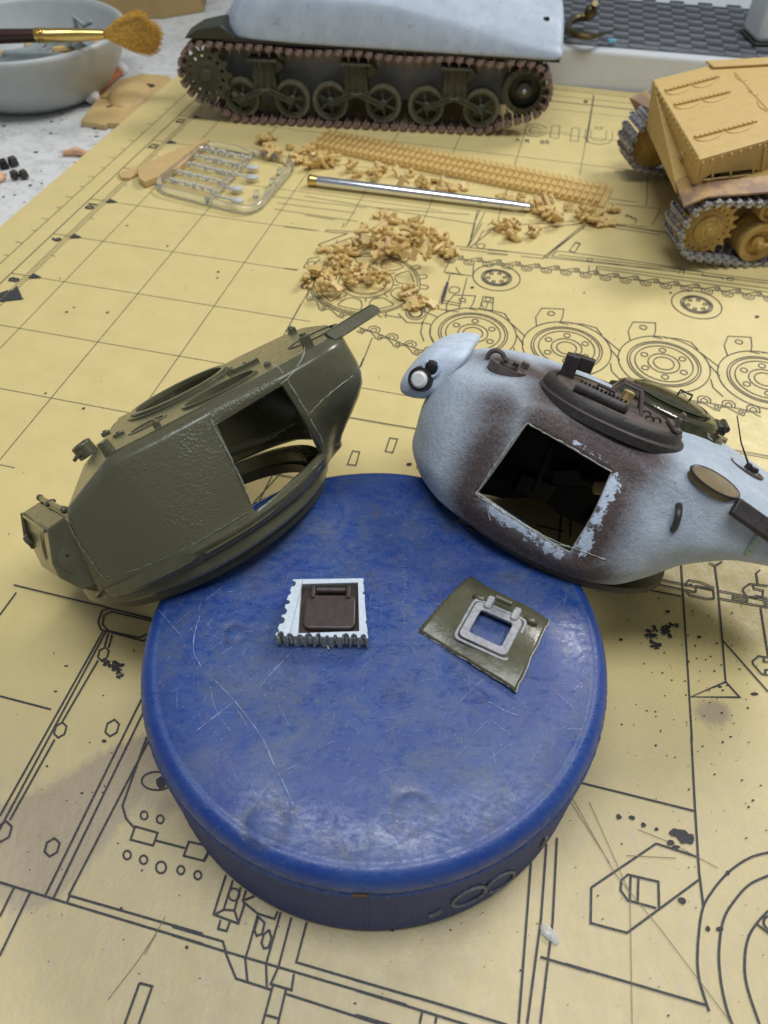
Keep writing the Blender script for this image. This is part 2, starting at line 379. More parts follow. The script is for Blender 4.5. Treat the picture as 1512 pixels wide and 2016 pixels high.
# ================================================================== setting: desk, ledge, wall
MZ = 0.0       # top of the cutting mat
DZ = -.3       # desk top
S = 2.49147; TH = -.237568
ge = np.array([math.cos(TH), math.sin(TH)]); gn = np.array([-ge[1], ge[0]]); g0 = np.array([-10.02963, 20.15528])
def G(i, j, z=0.):                       # mat grid: i = row number on its ruler, j = column
    p = g0+ge*j*S+gn*(i-8)*S; return (p[0], p[1], z)
b = MB(); N = 60
vs = []; fs = []
for a in range(N+1):
    for c_ in range(N+1):
        vs.append((-60+140*c_/N, -30+130*a/N, DZ))
for a in range(N):
    for c_ in range(N): k = a*(N+1)+c_; fs.append((k, k+1, k+N+2, k+N+1))
b.add(vs, fs); tag(b.build('desk', MATS['desk_white'], smooth=0), kind='structure')
ldir = Vector((3.62*.98, -.71, 0)).normalized(); lb = Vector((*(at(1110, 168)[:2]), 0))
LM = frame((lb.x, lb.y, DZ), ldir)           # ledge frame: x along its front, y away, z up
b = MB(); b.T = LM; b.box((20, 6.05, .9), (62, 12, 1.8)); tag(b.build('shelf_ledge', MATS['ledge_white'], bevel=.18, bseg=4), kind='structure')
b = MB(); b.T = LM; b.box((8, 12.6, 12), (90, 1, 26)); tag(b.build('back_wall', MATS['wall_blue_grey'], smooth=0), kind='structure')
# cloth-like woven mesh lying on the ledge: strips over and under one another
wv = thing('woven_mesh_sheet', 'dark grey woven mesh sheet lying on the white ledge behind the models', 'mesh sheet', LM)
ww = MB(); ww.box((8, 4.0, 1.82), (34, 7.0, .05)); ww.build('backing', MATS['weave_light'], wv)
lt = MB(); lt.box((0, 0, 0), (.62, .86, .05)); lt_me = lt.mesh('band', MATS['weave_mid'], 30)
l2 = MB(); l2.box((0, 0, 0), (.66, .44, .05)); l2_me = l2.mesh('cross_band', MATS['weave_mid2'], 30)
l3 = MB(); l3.box((0, 0, 0), (.66, .26, .03)); l3_me = l3.mesh('dark_slot', MATS['weave_slot'], 30)
cnt = 0
for ix in range(17):
    for iy in range(7):
        x = -2.6+ix*1.36*.5; y = .75+iy*1.0+(.5 if ix % 2 else 0)
        for me_, nm_, dx, dy, dz in ((l2_me, 'cross_band', 0, 0, 1.862), (l3_me, 'dark_slot', 0, .46, 1.856)):
            o = bpy.data.objects.new(nm_, me_); COL.objects.link(o); o.parent = wv; o.location = (x+dx+ix*.0, y+dy, dz)
sb = MB()
for ix in range(17, 44):
    for iy in range(7):
        x = -2.6+ix*1.36*.5; y = .75+iy*1.0+(.5 if ix % 2 else 0); sb.box((x, y+.46, 1.856), (.66, .26, .03))
tag(sb.build('far_dark_slots', MATS['weave_slot'], wv), kind='stuff')

# ================================================================== cutting mat with its print
cm = thing('cutting_mat', 'worn yellow cutting mat printed with a grid and a line drawing of a tank', 'cutting mat', (0, 0, 0))
def poly_in(i0, i1, j0, j1): return [G(i0, j0), G(i0, j1), G(i1, j1), G(i1, j0)]
J0, J1, I0, I1 = -1.53, 16, -6, 16.13
NI, NJ = 260, 210
vs = []; fs = []; stain = []; near_grey = []
stains = [((60, 1690), 1.5, 1.0, .8), ((150, 1610), 1.3, 1.0, .6), ((220, 1540), 1.2, .9, .55), ((290, 1490), .9, .9, .5), ((85, 1730), .6, .8, .8), ((20, 1650), 1.1, 1.0, .9), ((330, 1590), .55, .7, .7),
          ((1390, 1405), .85, .65, .5), ((1420, 1400), .5, .45, .35), ((1180, 1740), 1.2, .35, .5), ((960, 1960), 1.3, .4, .7), ((1420, 1770), .6, .35, .4), ((1375, 1580), .45, .3, .4), ((1440, 1330), .5, .4, .4), ((1410, 1900), 1.2, .35, 1.2), ((1330, 1990), 1.1, .3, .8),
          ((1200, 1230), .8, .3, .3), ((1440, 1110), .2, .35, .7)]
sw = [(at(*p)[:2], r, a) for p, r, a, _ in stains]
for a in range(NI+1):
    for c_ in range(NJ+1):
        i = I0+(I1-I0)*a/NI; j = J0+(J1-J0)*c_/NJ; p = G(i, j); zz = .0
        vs.append((p[0], p[1], zz)); q = np.array(p[:2])
        stain.append(min(1, sum(al*math.exp(-((q-cc)**2).sum()/(r*.55)**2) for cc, r, al in sw)))
        near_grey.append(.85*max(0, min(1, (7.6-p[1])/3.6)))  # mat colour turns greyer towards the near edge
for a in range(NI):
    for c_ in range(NJ): k = a*(NJ+1)+c_; fs.append((k, k+1, k+NJ+2, k+NJ+1))
b = MB(); b.add(vs, fs); sheet = b.build('mat_sheet', MATS['mat_yellow'], cm, smooth=60)
for nm, dat in (('stain', stain), ('near_grey', near_grey)):
    at_ = sheet.data.attributes.new(nm, 'FLOAT', 'POINT'); at_.data.foreach_set('value', dat)
b = MB(); P_ = poly_in(I0, I1, J0, J1); P_ = [(p[0], p[1]) for p in P_]
b.prism(P_, DZ+.005, -.004); b.build('mat_core', MATS['mat_edge'], cm, smooth=0)
PR = MB(); PG = MB(); zc = [0]
def rib(pts, wd=.036, B_=None, closed=False):
    wd *= .80; B_ = B_ or PR; zc[0] = zc[0]+1; z = .004+zc[0]*.00002
    P = [np.array(p[:2]) for p in pts]; n = len(P)
    if closed and np.hypot(*(P[0]-P[-1])) < 1e-6: P = P[:-1]; n -= 1
    L = []; Rr = []
    for i in range(n):
        a = P[i-1] if (i > 0 or closed) else None; c_ = P[(i+1) % n] if (i < n-1 or closed) else None
        d1 = (P[i]-a) if a is not None else None; d2 = (c_-P[i]) if c_ is not None else None
        d1 = d1/np.hypot(*d1) if d1 is not None else d2/np.hypot(*d2); d2 = d2/np.hypot(*d2) if d2 is not None else d1
        t = d1+d2; t = t/np.hypot(*t) if np.hypot(*t) > 1e-6 else d1; nn = np.array([-t[1], t[0]]); k = 1/max(.5, nn @ np.array([-d1[1], d1[0]]))
        L.append(P[i]+nn*wd/2*k); Rr.append(P[i]-nn*wd/2*k)
    vs = [(p[0], p[1], z) for p in L]+[(p[0], p[1], z) for p in Rr]
    B_.add(vs, [(i, n+i, n+(i+1) % n, (i+1) % n) for i in range(n if closed else n-1)])
def dens(pts, step=.6, jit=0):                       # worn print: slight wander
    return pts
def Z(off, s, pts, wd=.036, closed=False, B_=None): rib([at(off[0]+x/s, off[1]+y/s) for x, y in pts], wd, B_, closed)
def pxl(pts, wd=.036, closed=False, B_=None): rib([at(x, y) for x, y in pts], wd, B_, closed)
def gl(pts, wd=.036, closed=False, B_=None): rib([G(i, j) for i, j in pts], wd, B_, closed)
def gcirc(i, j, r, wd=.036, n=48, B_=None): c0 = G(i, j); rib([(c0[0]+r*math.cos(2*math.pi*k/n), c0[1]+r*math.sin(2*math.pi*k/n)) for k in range(n)], wd, B_, True)
def fill(pts, B_=None):
    (B_ or PR).add([(p[0], p[1], .0220+.00003*len((B_ or PR).v)/4) for p in pts], [tuple(range(len(pts)))])
gw = .03
# grid
for i in range(-3, 17):
    x1 = {10: 2.62, 9: 2.72, 8: 3.22, 11: 4.2, 12: 5.8, 13: 8.2, 14: 12, 15: 12, 16: 12, 7: 12}.get(i, 3.6 if i > 5 else 1.2)
    if i >= 5 and i < 16: gl([(i, -.4), (i, x1)], gw)
gl([(13, 6.5), (13, 12)], gw); gl([(4, -.4), (4, .35)], gw); gl([(3, -1), (3, -.05)], gw)
for j in range(0, 13):
    top = 15.4; bot = {0: 4.2, 1: 4.3, 2: 6.0, 3: 10.2, 4: 10.35, 5: 10.6, 6: 12.6, 7: 11.9, 8: 11.8}.get(j, 12.4)
    gl([(bot, j), (top, j)], gw)
gl([(7.7, 3), (6.2, 3)], gw); gl([(9.7, 3), (9.85, 3)], gw); gl([(6.7, 4), (7.5, 4)], gw); gl([(7.7, 3), (8.6, 3)], gw)
# rulers along the left and the far edge
gl([(-4, -.74), (15.6, -.74)], .05); gl([(-4, -1.0), (15.8, -1.0)], .035)
gl([(-4, -.545), (15.3, -.545)], .016); gl([(-4, -.465), (15.3, -.465)], .016)
for k in range(0, 400):
    i = -4+k*.05
    if i > 15.3: break
    gl([(i, -.54), (i+.02, -.47)], .022)
for k in range(0, 54):
    i = -1+k*.3227; gl([(i, -1.0), (i, -1.07 if k % 2 else -1.11)], .022)
for i in range(-2, 16):
    gl([(i, -.74), (i, -.4)], .028); fill([G(i-.0, -.30), G(i+.06, -.46), G(i-.06, -.46)]); gl([(i+.5, -.46), (i+.5, -.40)], .022)
fill([G(7.53, -.28), G(7.62, -.50), G(7.76, -.50), G(7.58, -.56), G(7.53, -.62), G(7.48, -.56), G(7.40, -.5), G(7.46, -.50)][:3]); fill([G(7.53, -.26), G(7.66, -.52), G(7.40, -.52)])
fill([G(7.53, -.64), G(7.66, -.54), G(7.40, -.54)])
gl([(15.6, -.74), (15.6, 12)], .03); gl([(15.88, -1.0), (15.88, 12)], .03); gl([(15.34, -.46), (15.34, 12)], .06, B_=PG)
for k in range(40): gl([(15.88, -.8+k*.333), (15.94, -.8+k*.333)], .02)
gl([(15.8, 6.0), (13.8, 6.02)], .06)
TXT = MB()
def flat_text(txt, i, j, h, rd, upv, B_=None, bold=.018):
    cu = bpy.data.curves.new('t', 'FONT'); cu.body = txt; cu.size = h; cu.offset = bold; cu.align_x = 'CENTER'; cu.align_y = 'CENTER'; cu.resolution_u = 3
    ob = bpy.data.objects.new('t', cu); COL.objects.link(ob); bpy.context.view_layer.update(); me_ = ob.to_mesh(); p0 = G(i, j)
    vs = [(p0[0]+v.co.x*rd[0]+v.co.y*upv[0], p0[1]+v.co.x*rd[1]+v.co.y*upv[1], .0232) for v in me_.vertices]; fs = [tuple(p.vertices) for p in me_.polygons]
    (B_ or TXT).add(vs, fs); ob.to_mesh_clear(); bpy.data.objects.remove(ob); bpy.data.curves.remove(cu)
for n_ in range(3, 16): flat_text(str(n_), n_-.125-(.06 if n_ > 9 else 0), -.625, .46, (-gn[0], -gn[1]), (ge[0], ge[1]))
for n_ in range(1, 9): flat_text(str(n_), 15.47, n_-.12, .36, (ge[0], ge[1]), (gn[0], gn[1]))
# title lettering in the far part of the print: ...CHU with dots, and a small bold line under it
Z((780, 240), 3.15, catmull([(935, 42), (905, 24), (860, 14), (822, 22), (800, 45), (805, 75), (840, 92), (890, 90), (925, 72)], 4), .035, B_=PG)
Z((780, 240), 3.15, catmull([(900, 45), (860, 32), (835, 40), (828, 58), (842, 74), (875, 76), (900, 66)], 4), .03, B_=PG)
Z((780, 240), 3.15, [(955, 95), (965, 25), (1015, 28), (1005, 105)], .035, True, PG); Z((780, 240), 3.15, [(1080, 118), (1090, 38), (1138, 42), (1128, 122)], .035, True, PG)
Z((780, 240), 3.15, [(1005, 62), (1085, 75)], .03, B_=PG)
Z((780, 240), 3.15, [(1178, 45), (1168, 100), (1200, 130), (1260, 142), (1320, 130), (1340, 105), (1342, 62)], .035, B_=PG)
Z((780, 240), 3.15, [(1212, 50), (1205, 95), (1230, 115), (1280, 120), (1300, 105), (1305, 55)], .03, B_=PG)
Z((780, 240), 3.15, [(1232, 32), (1250, 33), (1248, 45), (1230, 44)], .03, True, PG); Z((780, 240), 3.15, [(1264, 34), (1280, 35), (1278, 47), (1262, 46)], .03, True, PG)
for x in (905, 935): Z((780, 240), 3.15, [(x-9, 122), (x-5, 135), (x+7, 136), (x+9, 123), (x, 116)], .05, True)
Z((780, 240), 3.15, [(740, 120), (752, 104), (766, 122)], .05); Z((780, 240), 3.15, [(800, 126), (802, 110), (822, 112), (820, 120), (803, 119), (826, 130)], .05)
# wheels, rollers, sprocket of the drawing
for j in (5.11, 6.19, 7.27, 8.35, 9.43):
    for r in (1.25, 1.0, .93, .79, .43, .28): gcirc(8.27, j, r)
    for k in range(6): a = .35+k*math.pi/3; c0 = G(8.27, j); rib([(c0[0]+.60*math.cos(a)+.095*math.cos(t), c0[1]+.60*math.sin(a)+.095*math.sin(t)) for t in np.linspace(0, 6.28, 13)[:-1]], .034, closed=True)
    gl([(8.78, j-.41), (8.98, j-.36), (9.03, j-.10), (8.86, j-.10)], .034); gl([(8.78, j-.41), (8.60, j-.38)], .034); gl([(8.86, j-.10), (8.74, j-.12), (8.73, j-.02)], .034); gcirc(8.90, j-.24, .10)
    gl([(8.62, j+.38), (8.75, j+.30), (8.78, j+.15), (8.76, j)], .034); gl([(8.58, j+.40), (8.36, j+.60)], .034); gl([(8.36, j+.50), (8.20, j+.60)], .034)
    gl([(8.12, j+.50), (7.98, j+.52), (7.85, j+.62)], .034)
for i, j in ((9.50, 5.2), (9.55, 7.65), (9.6, 10.0)):
    for r in (.74, .47, .42, .37): gcirc(i, j, r)
    for k in range(6): a = .3+k*math.pi/3; c0 = G(i, j); gcirc(i+.26*math.sin(a)/2.49, j+.26*math.cos(a)/2.49, .055, n=10)
def motif(fn, inner=True, flip=1):
    A_ = [(0, .16), (.06, .22), (.2, .24), (.24, .06), (.4, .04), (.5, .1), (.62, .16)]
    rib([fn(u, v) for u, v in A_], .032); rib([fn(.13+.06*math.cos(t), .10+.06*math.sin(t)) for t in np.linspace(0, 6.28, 9)[:-1]], .028, closed=True)
    rib([fn(0, 0), fn(.62, 0)], .030)
    if inner:
        rib([fn(u, v) for u, v in ((.28, 0), (.28, -.16), (.36, -.25), (.52, -.25), (.6, -.16), (.6, 0))], .03)
        rib([fn(u, v) for u, v in ((.36, 0), (.36, -.10), (.44, -.17), (.52, -.10), (.52, 0))], .028)
def chain(pts, n, side, inner=True):
    P = [np.array(p[:2]) for p in pts]; Ls = [0]
    for a_, b_ in zip(P, P[1:]): Ls.append(Ls[-1]+np.hypot(*(b_-a_)))
    def pt(u, v):
        u = min(max(u, 0), Ls[-1]-1e-4); k = max(i for i in range(len(Ls)-1) if Ls[i] <= u); d = P[k+1]-P[k]; d = d/np.hypot(*d)
        return P[k]+d*(u-Ls[k])+np.array([-d[1], d[0]])*v*side
    m_ = int(Ls[-1]/.62)
    for k in range(m_): motif(lambda u, v, k=k: pt(k*.62+u, v), inner)
c0 = np.array(G(8.97, 3.63)[:2])
chain([at(707, 645), at(727, 650), at(790, 676), at(826, 690), at(880, 704)], 0, -1)
chain([at(1120, 757), at(1391, 793), at(1512, 816)], 0, -1)
chain([at(860, 507), at(985, 520), at(1117, 534), at(1325, 562), at(1530, 588)], 0, 1)
arcp = [(c0[0]+1.78*math.cos(a), c0[1]+1.78*math.sin(a)) for a in np.linspace(math.radians(165), math.radians(283), 22)]
chain(arcp, 0, -1, False)
for r in (1.70, 1.62): rib([(c0[0]+r*math.cos(a), c0[1]+r*math.sin(a)) for a in np.linspace(0, 6.28, 60)[:-1]], .032, closed=True)
for r in (.86, .66): rib([(c0[0]+r*math.cos(a), c0[1]+r*math.sin(a)) for a in np.linspace(0, 6.28, 40)[:-1]], .032, closed=True)
for k in range(9):
    a0 = k*2*math.pi/9+.2; P = []
    for (r, da) in ((1.0, -.18), (1.0, .18), (1.38, .26), (1.50, .20), (1.50, -.20), (1.38, -.26)): P.append((c0[0]+r*math.cos(a0+da), c0[1]+r*math.sin(a0+da)))
    P = [tuple(p) for p in catmull(P, 4, True)]; rib(P, .03, closed=True)
    rib([(c0[0]+r*math.cos(a0+.35), c0[1]+r*math.sin(a0+.35)) for r in (.88, 1.06)], .03)
for k in range(5):
    a = -.45+k*.32; rib([(c0[0]+r*math.cos(a+d), c0[1]+r*math.sin(a+d)) for r, d in ((1.7, -.07), (1.92, -.05), (1.97, .0), (1.92, .05), (1.7, .07))], .03)
o4 = (560, 440); s4 = 3.436
for P in ([(95, 315), (0, 305)], [(0, 22), (235, 52)], [(390, 30), (405, 0)], [(110, 550), (10, 735)], [(595, 775), (515, 975)], [(275, 55), (290, 45), (480, 60), (700, 130)], [(275, 55), (320, 62), (430, 70)], [(430, 68), (230, 145), (265, 168), (460, 95)], [(330, 185), (285, 212), (330, 225)],
          [(240, 225), (165, 242), (130, 300), (170, 305), (245, 240)], [(770, 612), (830, 672), (930, 678), (1000, 560), (960, 545)], [(875, 565), (1035, 635)], [(925, 670), (990, 685)], [(935, 675), (922, 740), (945, 800)], [(990, 690), (985, 760), (1010, 800)],
          [(1115, 260), (1080, 330), (1275, 358), (1280, 280)], [(1130, 340), (1210, 350)], [(1120, 350), (1065, 550)], [(1235, 370), (1180, 585)], [(1065, 520), (1195, 545)], [(1070, 540), (1190, 560)], [(1045, 560), (1040, 580), (1180, 600)], [(1320, 585), (1345, 495), (1415, 505), (1405, 600)], [(1340, 530), (1415, 540)], [(1330, 540), (1358, 595), (1375, 540)],
          [(1290, 0), (1250, 150)], [(1335, 0), (1290, 80), (1245, 155)], [(1345, 50), (1290, 155)], [(1180, 175), (1512, 212)], [(1150, 155), (1512, 190)], [(660, 640), (625, 615)], [(690, 600), (685, 640)], [(665, 620), (790, 640)]):
    Z(o4, s4, P, .032)
for (x, y, r) in ((1150, 452, 30), (1378, 515, 18), (185, 275, 22), (1330, 155, 22)): Z(o4, s4, [(x+r*1.2*math.cos(t), y+r*.75*math.sin(t)) for t in np.linspace(0, 6.28, 17)[:-1]], .03, True)
for r in (66, 48, 40): Z(o4, s4, [(888+r*math.cos(t), 605+r*.72*math.sin(t)) for t in np.linspace(0, 6.28, 25)[:-1]], .03, True)
Z(o4, s4, [(1090, 340), (1190, 345), (1170, 320), (1160, 300)], .028)
fill([at(o4[0]+x/s4, o4[1]+y/s4) for x, y in ((1095, 410), (1110, 425), (1085, 520), (1058, 555), (1060, 520))])
o5 = (960, 440); s5 = 2.739
for P in ([(0, 143), (130, 155), (310, 175)], [(0, 165), (110, 172)], [(180, 178), (305, 192)], [(520, 5), (300, 185)], [(530, 10), (312, 188)], [(345, 178), (375, 150), (450, 158), (860, 215), (1160, 262)], [(345, 178), (800, 235), (1512, 325)], [(380, 170), (900, 232), (1512, 312)], [(585, 232), (1160, 305), (1512, 352)], [(585, 245), (1512, 372)],
          [(440, 148), (475, 104), (498, 108), (470, 158), (440, 152)], [(540, 188), (565, 192), (560, 208), (535, 204), (540, 188)], [(548, 228), (545, 270)], [(588, 232), (585, 280)], [(0, 40), (60, 15), (470, -10)], [(0, 10), (35, -12)], [(1030, 272), (1035, 253), (1060, 258), (1055, 275)], [(1160, 268), (1155, 282), (1265, 295), (1270, 305)], [(1290, 303), (1295, 292), (1325, 297), (1320, 312), (1290, 306)],
          [(530, -10), (980, 50)], [(640, 0), (860, 20)], [(850, -60), (640, 170)][:0], [(640, 0), (1000, 62)]):
    if P: Z(o5, s5, P, .03)
o6 = (600, 160); s6 = 2.16
for P in ([(310, 540), (700, 568)], [(0, 490), (720, 608)], [(0, 570), (130, 590)], [(720, 605), (745, 550)], [(765, 560), (690, 705)], [(735, 550), (705, 670)], [(1190, 620), (1015, 750), (1512, 800)], [(790, 640), (770, 655), (700, 710)], [(1010, 625), (1190, 605), (1512, 655)], [(1125, 722), (1150, 688), (1172, 692), (1148, 730), (1125, 722)], [(1360, 570), (1385, 580), (1410, 595), (1405, 605)], [(1365, 580), (1370, 568), (1415, 590)], [(1512, 550), (1475, 612)], [(1290, 520), (1512, 545)], [(1290, 500), (1410, 515)]):
    Z(o6, s6, P, .03)
pxl([(520, 385), (620, 398), (722, 410)], .026); pxl([(545, 400), (700, 420)], .026); pxl([(540, 412), (705, 437)], .026)
# parts of the drawing beside and in front of the puck
oa = (1112, 1060); sa = 3.78
for P in ([(80, 285), (870, 435)], [(470, 300), (975, 402)], [(620, 292), (1105, 385), (1110, 450), (1050, 450)], [(865, 195), (945, 1512)], [(1115, 205), (1140, 390), (1170, 760), (1195, 1070)], [(1070, 185), (1115, 205), (1170, 175)], [(1140, 390), (1512, 465)], [(1145, 448), (1512, 515)], [(1115, 372), (1000, 325), (920, 312), (905, 330), (905, 355)], [(975, 402), (975, 355), (1105, 378)], [(905, 395), (930, 425), (1050, 450)], [(1248, 425), (1355, 445), (1358, 470), (1250, 448), (1248, 425)], [(1512, 355), (1370, 340), (1325, 375), (1325, 395), (1355, 435), (1470, 440), (1475, 390), (1405, 375), (1400, 345)], [(1410, 425), (1512, 450)], [(1435, 345), (1422, 260), (1450, 238)], [(1455, 515), (1512, 880)], [(1175, 765), (1512, 1145)], [(1195, 1070), (935, 1182), (1300, 1185), (1195, 1070)], [(1512, 890), (1440, 878), (1395, 915), (1400, 940), (1460, 1010), (1512, 1022)], [(1480, 890), (1478, 918), (1512, 925)], [(1490, 1015), (1490, 980), (1512, 982)], [(1475, 470), (1512, 478)], [(1478, 490), (1512, 498)]):
    Z(oa, sa, P, .042)
ob = (1112, 1450); sb_ = 3.5625
for P in ([(885, 0), (910, 480), (940, 950), (970, 1190)], [(118, 328), (910, 525)], [(640, 752), (185, 1060), (180, 1310), (435, 1378), (940, 1005)], [(640, 752), (940, 850)], [(660, 1210), (655, 1020), (440, 970), (395, 1010), (390, 1080), (440, 1150), (640, 1205)], [(460, 985), (455, 1150)], [(515, 990), (510, 1165)], [(0, 1595), (990, 1885)]):
    Z(ob, sb_, P, .042)
Z(ob, sb_, catmull([(1470, 805), (1300, 850), (1150, 950), (1030, 1090), (960, 1230), (930, 1500), (940, 1700), (1010, 1930)], 6), .044)
Z(ob, sb_, catmull([(1470, 960), (1300, 1035), (1190, 1150), (1110, 1290), (1080, 1500), (1090, 1700), (1130, 1900), (1180, 2040)], 6), .044)
Z(ob, sb_, catmull([(1470, 1185), (1370, 1280), (1290, 1400), (1260, 1560), (1275, 1750), (1370, 2040)], 6), .044)
Z(ob, sb_, [(1335, 1310), (1440, 1390)], .042); Z(ob, sb_, catmull([(1460, 1255), (1405, 1270), (1395, 1320), (1440, 1370)], 4), .042)
oc = (700, 1650); s_c = 3.287
for P in ([(1135, 160), (1055, 1203)], [(1235, 40), (1200, 520), (1110, 1203)], [(1303, 0), (1275, 540), (1195, 1203)], [(1195, 770), (1512, 865)], [(0, 920), (490, 1060), (980, 1210)], [(0, 985), (740, 1215)], [(0, 1145), (240, 1215)], [(430, 1130), (415, 1203)], [(525, 1150), (515, 1203)]):
    Z(oc, s_c, P, .043)
od = (340, 1650)
for P in ([(345, 240), (265, 495), (425, 555), (465, 430), (455, 405), (530, 378)], [(390, 275), (330, 465)], [(440, 320), (400, 470)], [(330, 465), (265, 500)], [(400, 470), (425, 545)], [(330, 465), (400, 470)], [(475, 340), (455, 405)], [(465, 420), (550, 490), (660, 525), (680, 475)], [(310, 530), (295, 590), (350, 603), (370, 545)], [(550, 500), (490, 720), (470, 780), (485, 930)], [(555, 510), (595, 550), (580, 620), (545, 635), (530, 600), (555, 510)], [(625, 595), (640, 650), (620, 710), (590, 715), (575, 680), (590, 625), (625, 595)], [(700, 480), (605, 815), (610, 970)], [(768, 515), (685, 835), (635, 945), (770, 985), (785, 880)], [(868, 545), (800, 805), (1512, 1015)], [(0, 575), (325, 670), (345, 735)], [(0, 630), (340, 735), (680, 835), (1512, 1080)], [(340, 735), (410, 910), (645, 985)], [(650, 950), (580, 1210)], [(735, 975), (680, 1210)], [(600, 1145), (690, 1170)], [(735, 1010), (1512, 1260)]):
    Z(od, s_c, P, .042)
Z(od, s_c, [(397+35*math.cos(t), 367+40*math.sin(t)) for t in np.linspace(0, 6.28, 17)[:-1]], .036, True)
oe = (0, 1650); se = 3.78
for P in ([(-60, 310), (0, 330), (500, 485), (1512, 790)], [(500, 485), (520, 430), (1512, 715)], [(105, 375), (0, 590)], [(225, 410), (0, 880)], [(1040, 1080), (1135, 1105), (1030, 1400)], [(1040, 1080), (925, 1400)]): Z(oe, se, P, .043)
for x, y, r in ((948, 128, 28), (1070, 163, 28), (1200, 220, 38), (1347, 240, 27), (1473, 278, 27)): Z(oe, se, [(x+r*math.cos(t), y+r*1.15*math.sin(t)) for t in np.linspace(0, 6.28, 15)[:-1]], .038, True)
of = (0, 1160); sf = 1.989
for P in ([(-20, 130), (65, 15)], [(55, -15), (385, 65), (640, 130)], [(405, 165), (0, 890)], [(415, 168), (-10, 960)], [(425, 175), (410, 225)], [(440, 180), (425, 232)], [(385, 280), (245, 520)], [(215, 590), (40, 905)], [(0, 420), (200, 472)], [(558, 425), (180, 1197)], [(568, 470), (210, 1212)], [(590, 580), (270, 1200)], [(575, 580), (480, 850), (495, 900), (530, 940)], [(610, 985), (725, 1015)], [(800, 1060), (820, 1020)]): Z(of, sf, P, .042)
Z(of, sf, [(590, 115), (430, 78), (400, 85), (385, 130), (395, 160), (560, 205), (600, 190)], .042); Z(of, sf, [(600, 128), (435, 90), (408, 105), (402, 140), (425, 165), (545, 192), (600, 170)], .042)
Z(of, sf, [(530, 930), (618, 955), (600, 1005), (512, 982)], .04, True); Z(of, sf, [(740, 990), (830, 1010), (800, 1065), (720, 1045)], .04, True)
for x, y, r in ((405, 255, 26), (237, 553, 30), (440, 545, 33), (205, 1012, 36), (15, 950, 40)): Z(of, sf, [(x+r*.8*math.cos(t)+.25*r*math.sin(t), y-r*math.sin(t)) for t in np.arange(6)*math.pi/3+.5], .04, True)
for x, y, r in ((565, 887, 14), (628, 902, 14)): Z(of, sf, [(x+r*math.cos(t), y+r*1.15*math.sin(t)) for t in np.linspace(0, 6.28, 13)[:-1]], .036, True)
Z(of, sf, [(615+60*math.cos(t), 752+36*math.sin(t)) for t in np.linspace(0, 6.28, 21)[:-1]], .036, True)
og = (620, 820); sg = 6.3
Z(og, sg, [(405, 600), (470, 432), (555, 445), (510, 610)], .034, True); Z(og, sg, [(875, 435), (930, 270), (1025, 285), (965, 455)], .034, True); Z(og, sg, [(-100, -70), (385, 10), (900, 100), (1512, 200)], .034); Z(og, sg, [(1285, 570), (1265, 650)], .03)
gl([(7.03, 7.0), (7.03, 10)], .03)
# lines seen inside the turret openings
pxl([(500, 990), (560, 925)], .035); pxl([(512, 985), (540, 930)], .035); pxl([(520, 930), (600, 945)], .035); pxl([(1105, 1010), (1100, 1075)], .05); pxl([(1125, 1000), (1122, 1060)], .05); pxl([(1055, 1035), (1110, 1048)], .05)
tag(TXT.build('ruler_numbers', MATS['ink'], cm, smooth=0), kind='stuff')
tag(PR.build('printed_lines', MATS['ink'], cm, smooth=0), kind='stuff'); tag(PG.build('printed_title', MATS['ink_grey'], cm, smooth=0), kind='stuff')
# flecks of dried paint and shavings, cut marks
FK = MB()
def fleck(x, y, r, z=.026, B_=None):
    n = 8; ph = random.uniform(0, 6); el = random.uniform(.4, 1)
    pts = [(x+r*random.uniform(.6, 1.1)*math.cos(ph+2*math.pi*k/n), y+el*r*random.uniform(.6, 1.1)*math.sin(ph+2*math.pi*k/n)) for k in range(n)]
    (B_ or FK).add([(p[0], p[1], z) for p in pts]+[(x, y, z+.004)], [(k, (k+1) % n, n) for k in range(n)])
for k in range(430):
    px = random.uniform(0, 1512); py = random.uniform(420, 2016)**1.0; p = at(px, py); fleck(p[0], p[1], random.choice([.010, .012, .016, .024])*random.uniform(.6, 1.2))
for k in range(140):
    px = random.gauss(1400, 80); py = random.gauss(1330, 130); p = at(px, py); fleck(p[0], p[1], random.uniform(.008, .028))
for px, py, r in ((1222, 1260, .05), (1314, 1205, .06), (1376, 1255, .06), (1485, 1367, .08), (1417, 1353, .05), (1239, 1148, .05), (1360, 1151, .04), (1432, 1719, .05), (1415, 1829, .07), (1393, 1829, .05), (1342, 1773, .07), (1342, 1774, .05), (1244, 1611, .07), (1218, 1609, .06), (1266, 1625, .05), (1292, 1633, .04), (1330, 1640, .13), (1345, 1648, .15), (1356, 1652, .13), (1320, 1660, .09), (1330, 1668, .07), (1325, 1640, .10),
                 (130, 1312, .05), (225, 1318, .06), (233, 1325, .05), (110, 1362, .04), (320, 1540, .12), (205, 1460, .05), (430, 536, .05), (428, 548, .04), (1320, 577, .05), (1490, 624, .08), (1150, 577, .04), (930, 567, .07), (132, 615, .05), (212, 616, .06), (146, 606, .04), (90, 775, .04), (165, 805, .05), (250, 445, .05), (330, 485, .05), (805, 915, .09), (190, 270, .14), (170, 328, .0)):
    p = at(px, py); fleck(p[0], p[1], r)
for pts in ([(1275, 1245), (1290, 1270), (1297, 1273)], [(1275, 1245), (1310, 1235), (1335, 1230)], [(1305, 1240), (1315, 1255)], [(206, 1303), (228, 1312), (236, 1335)], [(206, 1303), (240, 1310)]):
    for (x0, y0), (x1, y1) in zip(pts, pts[1:]):
        for k in range(14):
            t = random.random(); p = at(x0+(x1-x0)*t+random.gauss(0, 4), y0+(y1-y0)*t+random.gauss(0, 3)); fleck(p[0], p[1], random.uniform(.02, .06))
